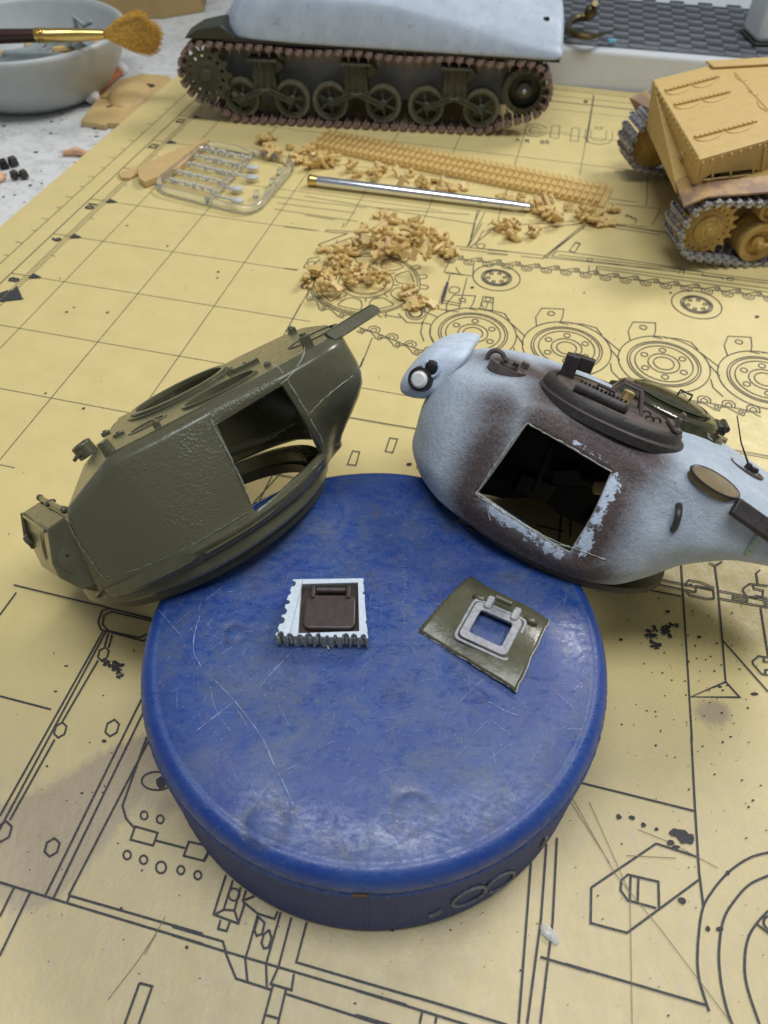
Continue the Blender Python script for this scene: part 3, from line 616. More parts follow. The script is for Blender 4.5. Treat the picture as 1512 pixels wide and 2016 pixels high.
tag(FK.build('paint_flecks', MATS['paint_fleck'], cm, smooth=0), kind='stuff')
PR2 = MB()
for pts in ([(326, 1805), (300, 1850), (270, 1895), (213, 1969)], [(308, 1840), (285, 1880)], [(1120, 1560), (1210, 1720), (1300, 1830), (1440, 2016)], [(1160, 1580), (1240, 1760), (1244, 2016)], [(1232, 1685), (1330, 1690)], [(1256, 1634), (1320, 1660), (1414, 1710)], [(1060, 1480), (1200, 1700)]):
    rib([at(*p) for p in pts], .012, PR2)
tag(PR2.build('knife_cuts', MATS['cut_line'], cm, smooth=0), kind='stuff')
lm = MB(); q = at(1082, 1838)
lm.add([tuple(Vector(at(x, y, .02+h))) for x, y, h in ((1063, 1822, 0), (1070, 1818, .03), (1082, 1824, .05), (1097, 1840, .04), (1103, 1856, 0), (1096, 1862, 0), (1080, 1850, .04), (1066, 1838, .02), (1080, 1838, .09))], [(k, (k+1) % 8, 8) for k in range(8)])
tag(lm.build('plastic_shaving', MATS['clear_frost'], smooth=60), 'small pale translucent plastic shaving on the mat below the puck', 'shaving')

# ================================================================== blue hockey puck
PC = Vector((-.118, 6.261, 0)); PRAD = 3.81
pk = thing('hockey_puck', 'scuffed blue rubber hockey puck lying in the middle of the mat', 'hockey puck', PC)
NA, NR = 256, 90
vs = []; scuff = []; mark = []
prof = [(r, 2.54) for r in np.linspace(.02, 3.50, NR)]+[(3.50+.28*math.sin(a), 2.55-.30*(1-math.cos(a))) for a in np.linspace(.12, math.pi/2, 14)]+[(3.775, 2.19), (3.74, 2.135)]
marks = [((462, 1248), .165, .05), ((517, 1620), .26, .075), ((812, 1597), .27, .05)]
mw = [(at(*p, 2.54)[:2], r, w_) for p, r, w_ in marks]
arcs = [((600, 1545), 1.2, 1.24)]
for r, z in prof:
    for k in range(NA):
        a = 2*math.pi*k/NA; x, y = r*math.cos(a), r*math.sin(a); X = np.array([x+PC.x, y+PC.y]); dz = 0; mv = 0
        for cc, rr, ww_ in mw:
            d = abs(np.hypot(*(X-cc))-rr); g_ = math.exp(-(d/ww_)**2)*(0.55+.45*noise.noise(Vector((X[0]*3, X[1]*3, rr)))); mv += g_; dz -= .022*g_
        dz += .010*noise.noise(Vector((x*1.3, y*1.3, 0))); dz -= .10*max(0, (min(r, 3.5)-2.75)/.75)**2
        vs.append((x, y, z+dz)); scuff.append(max(0, min(1, (3.60-r)/.16))); mark.append(min(1, mv))
n0 = len(vs); fs = []
for j in range(len(prof)-1):
    for k in range(NA): fs.append((j*NA+k, j*NA+(k+1) % NA, (j+1)*NA+(k+1) % NA, (j+1)*NA+k))
fs.append(tuple(range(NA-1, -1, -1)))
b = MB(); b.add(vs, fs); top = b.build('puck_body', MATS['puck_blue'], pk, smooth=60)
for nm, dat in (('scuff', scuff), ('mark', mark)):
    a_ = top.data.attributes.new(nm, 'FLOAT', 'POINT'); a_.data.foreach_set('value', dat)
prof2 = [(3.74, 2.14), (3.795, 2.10), (3.81, 2.05)]+[(3.81, z) for z in np.linspace(1.95, .45, 12)]+[(3.82, .30), (3.82, .12), (3.80, .02), (3.6, .004)]
b = MB(); NS = 360; b.lathe(prof2, NS, a0=math.pi/2, a1=math.pi/2+2*math.pi-1e-4)
b.v = [((x*(1+.0022*random.uniform(-1, 1)), y*(1+.0022*random.uniform(-1, 1)), z) if .3 < z < 2.1 else (x, y, z)) for x, y, z in b.v]
side = MB(); side.v = b.v; side.f = b.f
me = bpy.data.meshes.new('knurled_side'); me.from_pydata(side.v, [], side.f); me.shade_smooth(); me.materials.append(MATS['puck_side'])
ua = []; va = []
for j, (r, z) in enumerate(prof2):
    for k in range(NS+1): ua.append(3.81*2*math.pi*k/NS); va.append(z)
for nm, dat in (('ua', ua), ('va', va)):
    a_ = me.attributes.new(nm, 'FLOAT', 'POINT'); a_.data.foreach_set('value', dat)
o = bpy.data.objects.new('knurled_side', me); COL.objects.link(o); o.parent = pk
def on_side(px, py):                         # pixel -> point on the cylindrical side
    d = ray(px, py); o_ = CAM-np.array(PC); A = d[0]**2+d[1]**2; Bq = o_[0]*d[0]+o_[1]*d[1]; Cq = o_[0]**2+o_[1]**2-3.83**2
    t = (-Bq-math.sqrt(max(0, Bq*Bq-A*Cq)))/A; p = o_+d*t; return tuple(p)
mk_ = MB()
for cx, cy, L_, W_, rot in ((923.6, 1765, 36, 11, -.47), (984, 1737, 33, 10, -.58)):
    ring = []
    for t in np.linspace(0, 2*math.pi, 33)[:-1]:
        ex, ey = L_*math.cos(t), W_*math.sin(t); ring.append(on_side(cx+ex*math.cos(rot)-ey*math.sin(rot), cy+ex*math.sin(rot)+ey*math.cos(rot)))
    if L_ == 33: ring = ring[16:]+ring[:14]; mk_.tube(ring, .022, 6)
    else: mk_.tube(ring, .026, 6, closed=True)
mk_.tube([on_side(845, 1804), on_side(856, 1800), on_side(866, 1794)], .03, 6); mk_.tube([on_side(1065, 1668), on_side(1072, 1656), on_side(1076, 1648)], .03, 6)
mk_.build('moulded_mark', MATS['puck_mark'], pk, world=False)
b = MB(); b.tube([(3.80*math.cos(a), 3.80*math.sin(a), 2.125) for a in np.linspace(-1.63, -1.57, 6)], .018, 6); b.build('rust_spot', MATS['puck_rust'], pk)
SC = MB()
def scr(pts, wd):
    pts = catmull([at(*p, 2.54) for p in pts], 6) if len(pts) > 2 else [at(*p, 2.54) for p in pts]
    P = [np.array(p[:2]) for p in pts]
    for a_, b_ in zip(P, P[1:]):
        d = b_-a_; L_ = np.hypot(*d)
        if L_ < 1e-6: continue
        nn = np.array([-d[1], d[0]])/L_*wd*.38*random.uniform(.3, 1.1); SC.add([(*(a_-nn), 2.556), (*(b_-nn), 2.556), (*(b_+nn), 2.556), (*(a_+nn), 2.556)], [(0, 1, 2, 3)])
o1 = (260, 1100); s1_ = 3.36
for P, w_ in (([(540, 800), (680, 945), (850, 1170), (930, 1340), (1000, 1480), (1070, 1640)], .016), ([(430, 1140), (570, 1030), (680, 945)], .018), ([(520, 850), (540, 960), (590, 1060), (650, 1140)], .012), ([(450, 380), (415, 500), (410, 620), (460, 720)], .016), ([(1060, 620), (940, 740), (840, 860)], .014), ([(1052, 622), (920, 770)], .008), ([(800, 1650), (860, 1560), (960, 1440), (1100, 1360)], .008), ([(960, 950), (1000, 1030), (1045, 1120)], .008), ([(1150, 1350), (1230, 1260), (1344, 1205)], .01), ([(700, 1000), (760, 1110)], .01), ([(460, 290), (440, 350)], .008), ([(1210, 1600), (1215, 1700), (1210, 1850)], .010), ([(180, 345), (330, 520)], .02), ([(700, 215), (620, 225)], .01), ([(570, 330), (500, 450)], .008)):
    scr([(o1[0]+x/s1_, o1[1]+y/s1_) for x, y in P], w_)
o2 = (900, 1300); s2_ = 4.03
for P, w_ in (([(18, 340), (60, 290), (130, 220), (210, 155)], .010), ([(765, 240), (930, 385)], .010), ([(290, 495), (430, 600)], .010), ([(250, 330), (350, 390), (480, 440)], .014), ([(600, 275), (760, 400)], .006), ([(200, 820), (320, 740), (440, 660)], .008), ([(870, 545), (990, 548)], .010), ([(250, 970), (380, 1060)], .008), ([(240, 480), (120, 600)], .008)):
    scr([(o2[0]+x/s2_, o2[1]+y/s2_) for x, y in P], w_)
for k in range(420):
    x, y = random.uniform(330, 1150), random.uniform(1150, 1740)
    if np.hypot(*(at(x, y, 2.54)[:2]-np.array(PC[:2]))) > 3.3: continue
    a = random.gauss(-.9, .5); l_ = random.uniform(8, 40); x2, y2 = x+l_*math.cos(a), y+l_*math.sin(a)
    if np.hypot(*(at(x2, y2, 2.54)[:2]-np.array(PC[:2]))) > 3.35: continue
    scr([(x, y), (x2, y2)], random.choice((.003, .004, .006)))
for x in range(20): scr([(796+random.uniform(-4, 4), 1100+x*7), (796+random.uniform(-6, 6), 1104+x*7)], .008)
SC.v = [(v[0]-PC.x, v[1]-PC.y, v[2]) for v in SC.v]
tag(SC.build('surface_scratch', MATS['scratch'], pk, smooth=0), kind='stuff')
# ================================================================== turret shells (lofted castings with a sawn opening)
def loft(stations, levels_sub=4, sub=5, hole=None, mirror=True, attrs=None, close_top=True):
    """stations: rows of (x, y, z) from front centre along the near side (+y) to rear centre; every row has the same levels (bottom -> top)."""
    nl = len(stations[0]); rows = []
    smooth = [catmull([st[l] for st in stations], sub) for l in range(nl)]          # per level along the hull
    ncol = len(smooth[0])
    cols = []
    for c_ in range(ncol): cols.append(catmull([smooth[l][c_] for l in range(nl)], levels_sub))
    nv = len(cols[0]); vs = []; fs = []
    near = [[tuple(p) for p in col_] for col_ in cols]
    for col_ in near: vs += col_
    def idx(c_, r): return c_*nv+r
    for c_ in range(ncol-1):
        for r in range(nv-1):
            if hole:
                s0, s1, l0, l1 = hole
                if s0*sub <= c_ < s1*sub and l0*levels_sub <= r < l1*levels_sub: continue
            fs.append((idx(c_, r), idx(c_+1, r), idx(c_+1, r+1), idx(c_, r+1)))
    if mirror:
        o = len(vs); vs += [(x, -y, z) for x, y, z in vs]
        for c_ in range(ncol-1):
            for r in range(nv-1): fs.append((o+idx(c_, r+1), o+idx(c_+1, r+1), o+idx(c_+1, r), o+idx(c_, r)))
    return vs, fs, near
def weld(mesh, d=.002):
    bm = bmesh.new(); bm.from_mesh(mesh); bmesh.ops.remove_doubles(bm, verts=bm.verts, dist=d); bmesh.ops.recalc_face_normals(bm, faces=bm.faces); bm.to_mesh(mesh); bm.free()

# ------------------------------------------------------------------ olive turret
TM = pose((417, 1038), 14.75, (-.873, -.489), .125, (385, 775)) @ Matrix.Scale(14.75/14.4, 4)
ot = thing('tank_turret', 'dark olive unpainted plastic turret leaning on the left side of the blue puck', 'model turret', TM)
# levels: a skirt bottom, b skirt top, c hole bottom, d mid, e hole top, f shoulder, g roof edge
ST = [
 [(1.98, 1.60, .26), (1.98, 1.68, .38), (1.95, 1.74, .42), (1.82, 1.84, 1.15), (1.70, 1.80, 1.70), (1.68, 1.76, 1.80), (1.66, 1.66, 1.87)],
 [(1.45, 2.10, .30), (1.45, 2.20, .48), (1.42, 2.19, .54), (1.30, 2.14, 1.25), (1.10, 2.00, 1.90), (1.06, 1.94, 2.04), (1.06, 1.80, 2.14)],
 [(.75, 2.38, .31), (.75, 2.48, .51), (.72, 2.46, .57), (.66, 2.32, 1.32), (.62, 2.13, 2.04), (.62, 2.05, 2.24), (.62, 1.88, 2.345)],
 [(-.05, 2.48, .32), (-.05, 2.58, .53), (-.05, 2.54, .60), (-.10, 2.38, 1.33), (-.15, 2.17, 2.05), (-.15, 2.08, 2.26), (-.15, 1.90, 2.36)],
 [(-.86, 2.36, .34), (-.86, 2.46, .53), (-.87, 2.40, .60), (-.94, 2.34, 1.34), (-1.01, 2.16, 2.06), (-1.0, 2.08, 2.27), (-1.0, 1.90, 2.365)],
 [(-1.68, 1.98, .36), (-1.66, 2.10, .55), (-1.62, 2.06, .64), (-1.60, 2.18, 1.36), (-1.62, 2.15, 2.09), (-1.62, 2.08, 2.28), (-1.62, 1.90, 2.37)],
 [(-2.28, 1.42, .38), (-2.34, 1.58, .58), (-2.36, 1.60, .68), (-2.29, 1.95, 1.40), (-2.21, 2.12, 2.12), (-2.20, 2.04, 2.29), (-2.2, 1.86, 2.375)],
 [(-2.50, 1.02, .36), (-2.60, 1.16, .56), (-2.68, 1.20, .70), (-3.02, 1.84, 1.50), (-3.06, 1.92, 2.12), (-3.05, 1.86, 2.29), (-3.04, 1.72, 2.37)],
 [(-2.66, .70, .32), (-2.80, .90, .45), (-2.88, 1.00, .65), (-3.47, 1.58, 1.45), (-3.50, 1.58, 2.12), (-3.47, 1.52, 2.28), (-3.42, 1.40, 2.36)],
 [(-2.74, .36, .30), (-2.88, .45, .42), (-2.96, .50, .60), (-3.62, .95, 1.34), (-3.66, .95, 2.10), (-3.62, .9, 2.26), (-3.56, .82, 2.34)],
 [(-2.76, 0, .30), (-2.90, 0, .40), (-3.0, 0, .58), (-3.76, 0, 1.30), (-3.80, 0, 2.08), (-3.76, 0, 2.24), (-3.68, 0, 2.33)],
]
SB = 6; LS = 4
vs, fs, near = loft(ST, LS, SB, hole=(4, 6, 2, 4))
b = MB(); b.add(vs, fs)
me = b.mesh('turret_shell', MATS['olive_gloss'], 0); weld(me); me.shade_smooth(); me.set_sharp_from_angle(angle=math.radians(34))
me.materials.append(MATS['olive_cast'])
for p in me.polygons:
    c_ = p.center
    if c_.y > 0 and -1.0 < c_.x < 1.9 and .60 < c_.z < 2.2: p.material_index = 1
    if c_.y > 0 and -2.2 < c_.x < -1.0 and 2.08 < c_.z < 2.33: p.material_index = 1
o = bpy.data.objects.new('turret_shell', me); COL.objects.link(o); o.parent = ot
md = o.modifiers.new('thickness', 'SOLIDIFY'); md.thickness = .10; md.offset = -1
md = o.modifiers.new('bevel', 'BEVEL'); md.width = .012; md.segments = 1; md.angle_limit = math.radians(60)
# roof plate with its openings
nv_ = len(near[0]); rim = [near[c_][-1] for c_ in range(2*SB, len(near))]
outl = [(p[0], p[1]-.002) for p in rim]+[(p[0], -p[1]+.002) for p in reversed(rim[:-1])]
b = MB(); H1 = circ(-.72, -.90, .90, 40); H2 = rrect(-1.05, 1.05, 1.10, .98, .48, 8) if False else circ(-1.58, 1.10, .56, 30, .52); H3 = circ(-.05, .62, .36, 24, .30)
b.prism(outl, 2.27, 2.372, holes=(H1, circ(-1.34, 1.20, .66, 30, .46), )); b.build('roof_plate', MATS['olive_gloss'], ot, smooth=30)
# sloping front roof plate
b = MB(); b.add([(.62, 1.88, 2.36), (1.66, 1.66, 1.875), (1.66, -1.66, 1.875), (.62, -1.88, 2.36), (.62, 1.88, 2.26), (1.66, 1.66, 1.775), (1.66, -1.66, 1.775), (.62, -1.88, 2.26)], [(0, 1, 2, 3), (7, 6, 5, 4), (0, 4, 5, 1), (1, 5, 6, 2), (2, 6, 7, 3), (3, 7, 4, 0)])
b.build('front_roof_plate', MATS['olive_gloss'], ot, smooth=0, bevel=.02)
def ringr(b, cx, cy, z, r0, r1, h, n=40, ry=1.0):
    pr_ = [(r1, 0), (r1, h*.8), (r1-.02, h), (r0+.02, h), (r0, h*.8), (r0, -.15)]; q = MB(); q.lathe(pr_, n)
    b.add([(cx+x, cy+y*ry, z+zz) for x, y, zz in q.v], q.f)
b = MB(); ringr(b, -.72, -.90, 2.37, .90, 1.02, .09); ringr(b, -.72, -.90, 2.37, 1.02, 1.10, .04); b.build('cupola_ring', MATS['olive_gloss'], ot)
b = MB(); ringr(b, -1.34, 1.20, 2.37, .64, .70, .04, ry=.72); b.build('hatch_ring', MATS['olive_gloss'], ot)
b = MB(); ringr(b, -.02, .95, 2.368, .30, .36, .02, 28, .8); b.lathe([(0, .012), (.30, .012)], 28, (-.02, .95, 2.36)); b.build('ventilator_recess', MATS['olive_gloss'], ot)
b = MB(); ringr(b, -3.25, .55, 2.365, .42, .50, .02, 28, .8); b.build('rear_hatch_seam', MATS['olive_dark'], ot)
# lugs, hinge and ears on the roof
def lug(px, py, dims, zz=2.37, yy=None, rot=0, name='roof_lug'):
    p = loc(TM, px, py, z=zz) if yy is None else loc(TM, px, py, y=yy); b = MB(); b.box((p.x, p.y, p.z+dims[2]/2), dims, Matrix.Rotation(rot, 3, 'Z')); b.build(name, MATS['olive_gloss'], ot, bevel=.02); return p
def on_roof(px, py):                         # where the pixel meets the roof or its sloping front
    lo = min(((abs(q_.z-min(2.372, 2.36-(q_.x-.62)*.466)), q_.y, q_) for q_ in (loc(TM, px, py, y=yy) for yy in np.linspace(-1.7, 1.9, 73))), key=lambda t: t[0]); return lo[2]
p = on_roof(168, 886); b = MB(); b.lathe([(.19, -.12), (.21, -.12), (.21, .14), (.19, .16), (.15, .16), (.14, -.12)], 24, p, (.15, 0, 1)); b.box((p.x+.16, p.y-.02, p.z-.02), (.24, .46, .07), Matrix.Rotation(.40, 3, 'Y')); b.build('sight_collar', MATS['olive_gloss'], ot, bevel=.012)
p = on_roof(216, 890); b = MB(); b.cyl((p.x, p.y, p.z-.10), (p.x+.02, p.y, p.z+.20), .11, .10, 12); b.box((p.x-.16, p.y+.03, p.z-.04), (.14, .12, .12)); b.build('lifting_stub', MATS['olive_gloss'], ot, bevel=.01)
for q_, yy, d_ in (((208, 849), -.3, (.16, .12, .08)), ((235, 853), .5, (.20, .10, .06)), ((313, 840), 1.62, (.12, .12, .10)), ((517, 696), 1.2, (.12, .12, .06)), ((600, 664), 1.35, (.18, .18, .20)), ((484, 715), .1, (.5, .10, .08)), ((450, 719), -.1, (.16, .16, .09)), ((575, 650), -1.55, (.16, .3, .10))):
    p = loc(TM, q_[0], q_[1]+4, y=yy); b = MB(); b.box((p.x, p.y, 2.37+d_[2]/2-.01), d_); b.cyl((p.x, p.y, 2.36), (p.x, p.y, 2.37+d_[2]*1.2), min(d_[:2])*.35, None, 8); b.build('roof_lug', MATS['olive_gloss'], ot, bevel=.012)
# ring under the shell
b = MB(); b.lathe([(2.22, .34), (2.50, .34), (2.54, .28), (2.54, .12), (2.48, .06), (2.22, .06), (2.22, .34)], 72, (0, -.12, 0)); b.build('turret_ring', MATS['olive_gloss'], ot)
b = MB(); b.lathe([(2.14, .08), (2.40, .06), (2.40, -.08), (2.32, -.12), (2.14, -.12), (2.14, .08)], 72, (0, -.16, 0))
b.build('inner_ring', MATS['olive_dark'], ot)
b = MB(); b.lathe([(2.22, .36), (2.40, .34), (2.36, -.12), (2.2, -.12)], 60, (0, -.14, 0), a0=math.radians(160), a1=math.radians(352)); b.build('ring_gap_seal', MATS['olive_dark'], ot)
# gun mantlet box at the front
A_ = {k: loc(TM, px, py, y=yy) for k, (px, py, yy) in dict(nf_top=(93, 1043, 1.6), nr_top=(129, 1017, 1.72), nf_bot=(103, 1110, 1.6), n_low1=(117, 1138, 1.6), n_tip=(163, 1162, 1.62), n_r2=(197, 1150, 1.7), nr_mid=(168, 1078, 1.76), nr_bot=(210, 1148, 1.74)).items()}
near_poly = [A_[k] for k in ('nr_top', 'nf_top', 'nf_bot', 'n_low1', 'n_tip', 'n_r2', 'nr_bot', 'nr_mid')]
yf = -1.05
def farp(p, dx=.45): return Vector((p.x+dx*(1 if p.x > 2.0 else .6), yf, p.z-.0))
yf = -.85; b = MB(); n_ = len(near_poly); far_poly = [loc(TM, *q_, y=yf) for q_ in ((80, 986), (45, 1009), (60, 1070), (84, 1118))]; far_poly += [Vector((far_poly[3].x-.25, yf, near_poly[4].z)), Vector((2.2, yf, near_poly[5].z)), Vector((2.0, yf, near_poly[6].z)), Vector((1.9, yf, near_poly[7].z))]
b.add([tuple(p) for p in near_poly]+[tuple(p) for p in far_poly], [tuple(range(n_)), tuple(range(2*n_-1, n_-1, -1))]+[(k, (k+1) % n_, n_+(k+1) % n_, n_+k) for k in range(n_)])
b.build('mantlet', MATS['olive_gloss'], ot, smooth=30, bevel=.035, bseg=2)
bo = loc(TM, 146, 1098, y=1.60); b = MB(); b.lathe([(0, .045), (.20, .045), (.235, .03), (.245, -.02)], 32, (bo.x, bo.y+.02, bo.z), (0, 1, 0)); b.build('trunnion_boss', MATS['olive_gloss'], ot)
b = MB(); b.cyl((bo.x+.05, bo.y+.05, bo.z+.10), (bo.x+.05, bo.y+.068, bo.z+.10), .028, None, 10); b.build('boss_hole', MATS['black'], ot)
fx = near_poly[1]; fb = near_poly[2]
# slot and frame on the front face
def fr(u, v, d=.012):                       # u across the front (0 near, 1 far), v down
    a0_, b0_ = near_poly[1], far_poly[1]; a1_, b1_ = near_poly[2], far_poly[2]
    p = (a0_.lerp(b0_, u)).lerp(a1_.lerp(b1_, u), v); nrm = (b0_-a0_).cross(a1_-a0_).normalized()
    if nrm.x < 0: nrm = -nrm
    return p+nrm*d
b = MB(); b.add([tuple(fr(.28, .10)), tuple(fr(.20, .95)), tuple(fr(.24, 1.15)), tuple(fr(.34, .75))], [(0, 1, 2, 3)]); b.build('sight_slot', MATS['black'], ot, smooth=0)
b = MB(); b.tube([fr(.05, .07, .02), fr(.95, .07, .02)], .03, 6); b.tube([fr(.97, .0, .0), fr(.97, .75, .04), fr(.84, 1.0, .0)], .06, 8); b.build('mantlet_frame', MATS['olive_gloss'], ot)
b = MB(); p0 = fr(.86, .75, .0); b.cyl(p0, p0+Vector((.10, 0, -.02)), .12, .10, 12); b.build('gun_stub', MATS['olive_gloss'], ot)
q0 = loc(TM, 79, 980, y=-.85); q1 = loc(TM, 126, 1004, y=1.45); b = MB(); b.tube([q0, q0.lerp(q1, .5)+Vector((0, 0, .0)), q1], .045, 8); b.sphere(q0, .07, 8, 6); b.sphere(q0.lerp(q1, .45), .07, 8, 6, (1.6, 1.2, .8)); b.sphere(q1, .065, 8, 6); b.build('hinge_rod', MATS['olive_gloss'], ot)
# sawn edges, weld lines and stress marks
def side_y(x, z):                            # near wall y at (x, z) from loft grid
    best = None
    for col_ in near:
        for p in col_:
            d = (p[0]-x)**2+(p[2]-z)**2
            if best is None or d < best[0]: best = (d, p[1])
    return best[1]
def wallp(M, near_, px, py, off=.006):
    o_ = M.inverted() @ Vector(CAM); d_ = M.inverted().to_3x3() @ Vector(ray(px, py)); y = 2.2
    for it in range(6):
        p = o_+d_*((y-o_.y)/d_.y); bw = []
        for col_ in near_:
            for q in col_:
                bw.append(((q[0]-p.x)**2+(q[2]-p.z)**2, q[1]))
        bw.sort(key=lambda t: t[0]); ws = [(1/(d+1e-5), yy) for d, yy in bw[:4]]; y = sum(a*b_ for a, b_ in ws)/sum(a for a, _ in ws)
    p = o_+d_*((y-o_.y)/d_.y); return p+Vector((0, off, off*.3))
def marks_on(M, near_, off_, s_, paths, r, name, m_, parent, jit=.006):
    b = MB()
    for P in paths:
        q = [wallp(M, near_, off_[0]+x/s_, off_[1]+y/s_) for x, y in P]
        Q = []
        for a_, c_ in zip(q, q[1:]):
            nseg = max(1, int((c_-a_).length/.07))
            for k in range(nseg): Q.append(a_.lerp(c_, k/nseg)+Vector([random.uniform(-jit, jit) for _ in range(3)]))
        Q.append(q[-1]); b.tube(Q, [r*random.uniform(.4, 1.3) for _ in Q], 5)
    return tag(b.build(name, m_, parent, smooth=60), kind='stuff')
z4 = (440, 590); s4b = 4.725
marks_on(TM, near, z4, s4b, [[(455, 600), (510, 625), (550, 680), (590, 735)], [(600, 725), (660, 660), (720, 570), (755, 490), (752, 440)], [(595, 740), (650, 700), (735, 655)], [(530, 780), (600, 735)], [(795, 1065), (910, 945), (1070, 805), (1200, 710)], [(600, 755), (670, 870), (760, 1020), (830, 1150), (900, 1270), (950, 1400)]], .006, 'stress_mark', MATS['stress_white'], ot)
marks_on(TM, near, (30, 580), 2.071, [[(770, 465), (800, 510), (820, 560), (870, 650), (920, 750), (960, 850)]], .014, 'sawn_groove', MATS['olive_edge'], ot)
marks_on(TM, near, (30, 580), 2.071, [[(205, 905), (240, 985), (290, 1060), (340, 1130), (368, 1165)], [(370, 1150), (480, 1125), (600, 1080), (760, 1000), (850, 945), (945, 888)], [(735, 580), (775, 557), (825, 525)], [(965, 862), (1030, 825), (1100, 785), (1150, 745)]], .006, 'weld_seam', MATS['olive_edge'], ot)
# rail along the rear right edge
p0 = loc(TM, 666, 651, y=1.2); p1 = loc(TM, 740, 608, y=.55)
p0 = loc(TM, 655, 662, y=1.5); b = MB(); dr = (p1-p0).normalized(); b.T = frame(p0, dr, (.15, .85, .5)); L_ = (p1-p0).length
b.prism([(-.1, -.11), (L_-.04, -.11), (L_+.02, -.02), (L_-.02, .10), (-.1, .11)], -.02, .05); b.prism([(-.1, .11), (L_-.1, .10), (L_-.1, .085), (-.1, .095)], -.02, .07)
b.build('stowage_rail', MATS['olive_gloss'], ot, bevel=.012)

# ------------------------------------------------------------------ white and brown turret
WM = pose((1085, 1005), 15.2, (-.891, .454), .2, (1100, 750)) @ Matrix.Scale(15.2/14.6, 4)
wt = thing('tank_turret', 'bluish white and brown painted turret leaning on the right side of the puck', 'model turret', WM)
SW = [
 [(2.72, 0, -.05), (2.95, 0, .30), (3.04, 0, .60), (3.08, 0, 1.15), (2.98, 0, 1.80), (2.70, 0, 2.12), (2.30, 0, 2.25), (2.2, 0, 2.27)],
 [(2.62, .95, -.02), (2.82, 1.05, .30), (2.86, 1.10, .62), (2.90, 1.13, 1.15), (2.78, 1.05, 1.80), (2.52, .95, 2.10), (2.25, .55, 2.26), (2.15, 0, 2.28)],
 [(2.05, 1.84, 0), (2.20, 1.96, .30), (2.24, 2.02, .58), (2.22, 2.00, 1.20), (2.04, 1.78, 1.86), (1.88, 1.58, 2.14), (1.75, .95, 2.34), (1.70, 0, 2.36)],
 [(1.42, 2.24, 0), (1.50, 2.36, .34), (1.36, 2.42, .62), (1.24, 2.32, 1.28), (1.14, 2.02, 1.92), (1.12, 1.80, 2.18), (1.12, 1.10, 2.40), (1.12, 0, 2.43)],
 [(.48, 2.44, -.02), (.50, 2.56, .26), (.49, 2.58, .55), (.42, 2.44, 1.22), (.37, 2.10, 1.88), (.37, 1.86, 2.17), (.37, 1.15, 2.43), (.37, 0, 2.50)],
 [(-.48, 2.42, 0), (-.48, 2.54, .22), (-.40, 2.56, .46), (-.42, 2.44, 1.15), (-.38, 2.10, 1.82), (-.38, 1.84, 2.14), (-.38, 1.15, 2.40), (-.38, 0, 2.47)],
 [(-1.25, 2.06, .04), (-1.28, 2.20, .28), (-1.28, 2.26, .52), (-1.25, 2.26, 1.18), (-1.20, 2.00, 1.80), (-1.20, 1.84, 2.12), (-1.20, 1.42, 2.31), (-1.2, 0, 2.44)],
 [(-1.75, 1.62, .22), (-1.86, 1.78, .52), (-1.92, 1.90, .82), (-2.0, 2.04, 1.30), (-1.98, 1.97, 1.78), (-1.95, 1.92, 2.14), (-1.95, 1.62, 2.29), (-1.95, 0, 2.44)],
 [(-2.1, 1.2, .40), (-2.40, 1.50, .92), (-2.60, 1.74, 1.20), (-2.75, 1.86, 1.46), (-2.75, 1.88, 1.80), (-2.70, 1.86, 2.06), (-2.65, 1.60, 2.19), (-2.65, 0, 2.36)],
 [(-2.3, .8, .45), (-3.00, 1.18, 1.12), (-3.42, 1.50, 1.36), (-3.70, 1.62, 1.56), (-3.74, 1.58, 1.82), (-3.66, 1.50, 1.99), (-3.5, 1.1, 2.13), (-3.4, 0, 2.22)],
 [(-2.35, .4, .45), (-3.1, .6, 1.15), (-4.3, .9, 1.36), (-4.75, 1.0, 1.56), (-4.8, .95, 1.80), (-4.7, .9, 1.94), (-4.4, .6, 2.03), (-4.2, 0, 2.07)],
 [(-2.4, 0, .45), (-3.2, 0, 1.15), (-4.5, 0, 1.36), (-5.0, 0, 1.56), (-5.05, 0, 1.80), (-4.95, 0, 1.92), (-4.6, 0, 2.0), (-4.4, 0, 2.04)],
]
SBW, LSW = 12, 7
vsw, fsw, nearw = loft(SW, LSW, SBW, hole=(3, 5, 2, 4))
b = MB(); b.add(vsw, fsw); me = b.mesh('turret_shell', MATS['winter_paint'], 0); weld(me)
me.shade_smooth(); me.set_sharp_from_angle(angle=math.radians(50))
br = []; ch = []
def seg_d(p, a, b_):
    ab = b_-a; t = max(0, min(1, (p-a).dot(ab)/ab.dot(ab))); return (p-a-ab*t).length
bl = [(Vector((1.6, 1.8, 1.8)), Vector((1.5, 1.9, 1.5)), .40), (Vector((1.55, 2.25, 1.6)), Vector((1.45, 2.4, .4)), .36), (Vector((1.3, 2.4, .2)), Vector((-.9, 2.4, .2)), .40), (Vector((.9, 2.0, 2.05)), Vector((-.6, 2.05, 1.95)), .45),
      (Vector((-.6, 2.3, 1.6)), Vector((-.65, 2.5, .4)), .38), (Vector((2.0, .4, 2.4)), Vector((1.2, .8, 2.5)), .52), (Vector((1.0, 0, 2.5)), Vector((1.0, 1.5, 2.35)), .45), (Vector((.2, 1.5, 2.4)), Vector((-.8, 1.75, 2.2)), .38)]
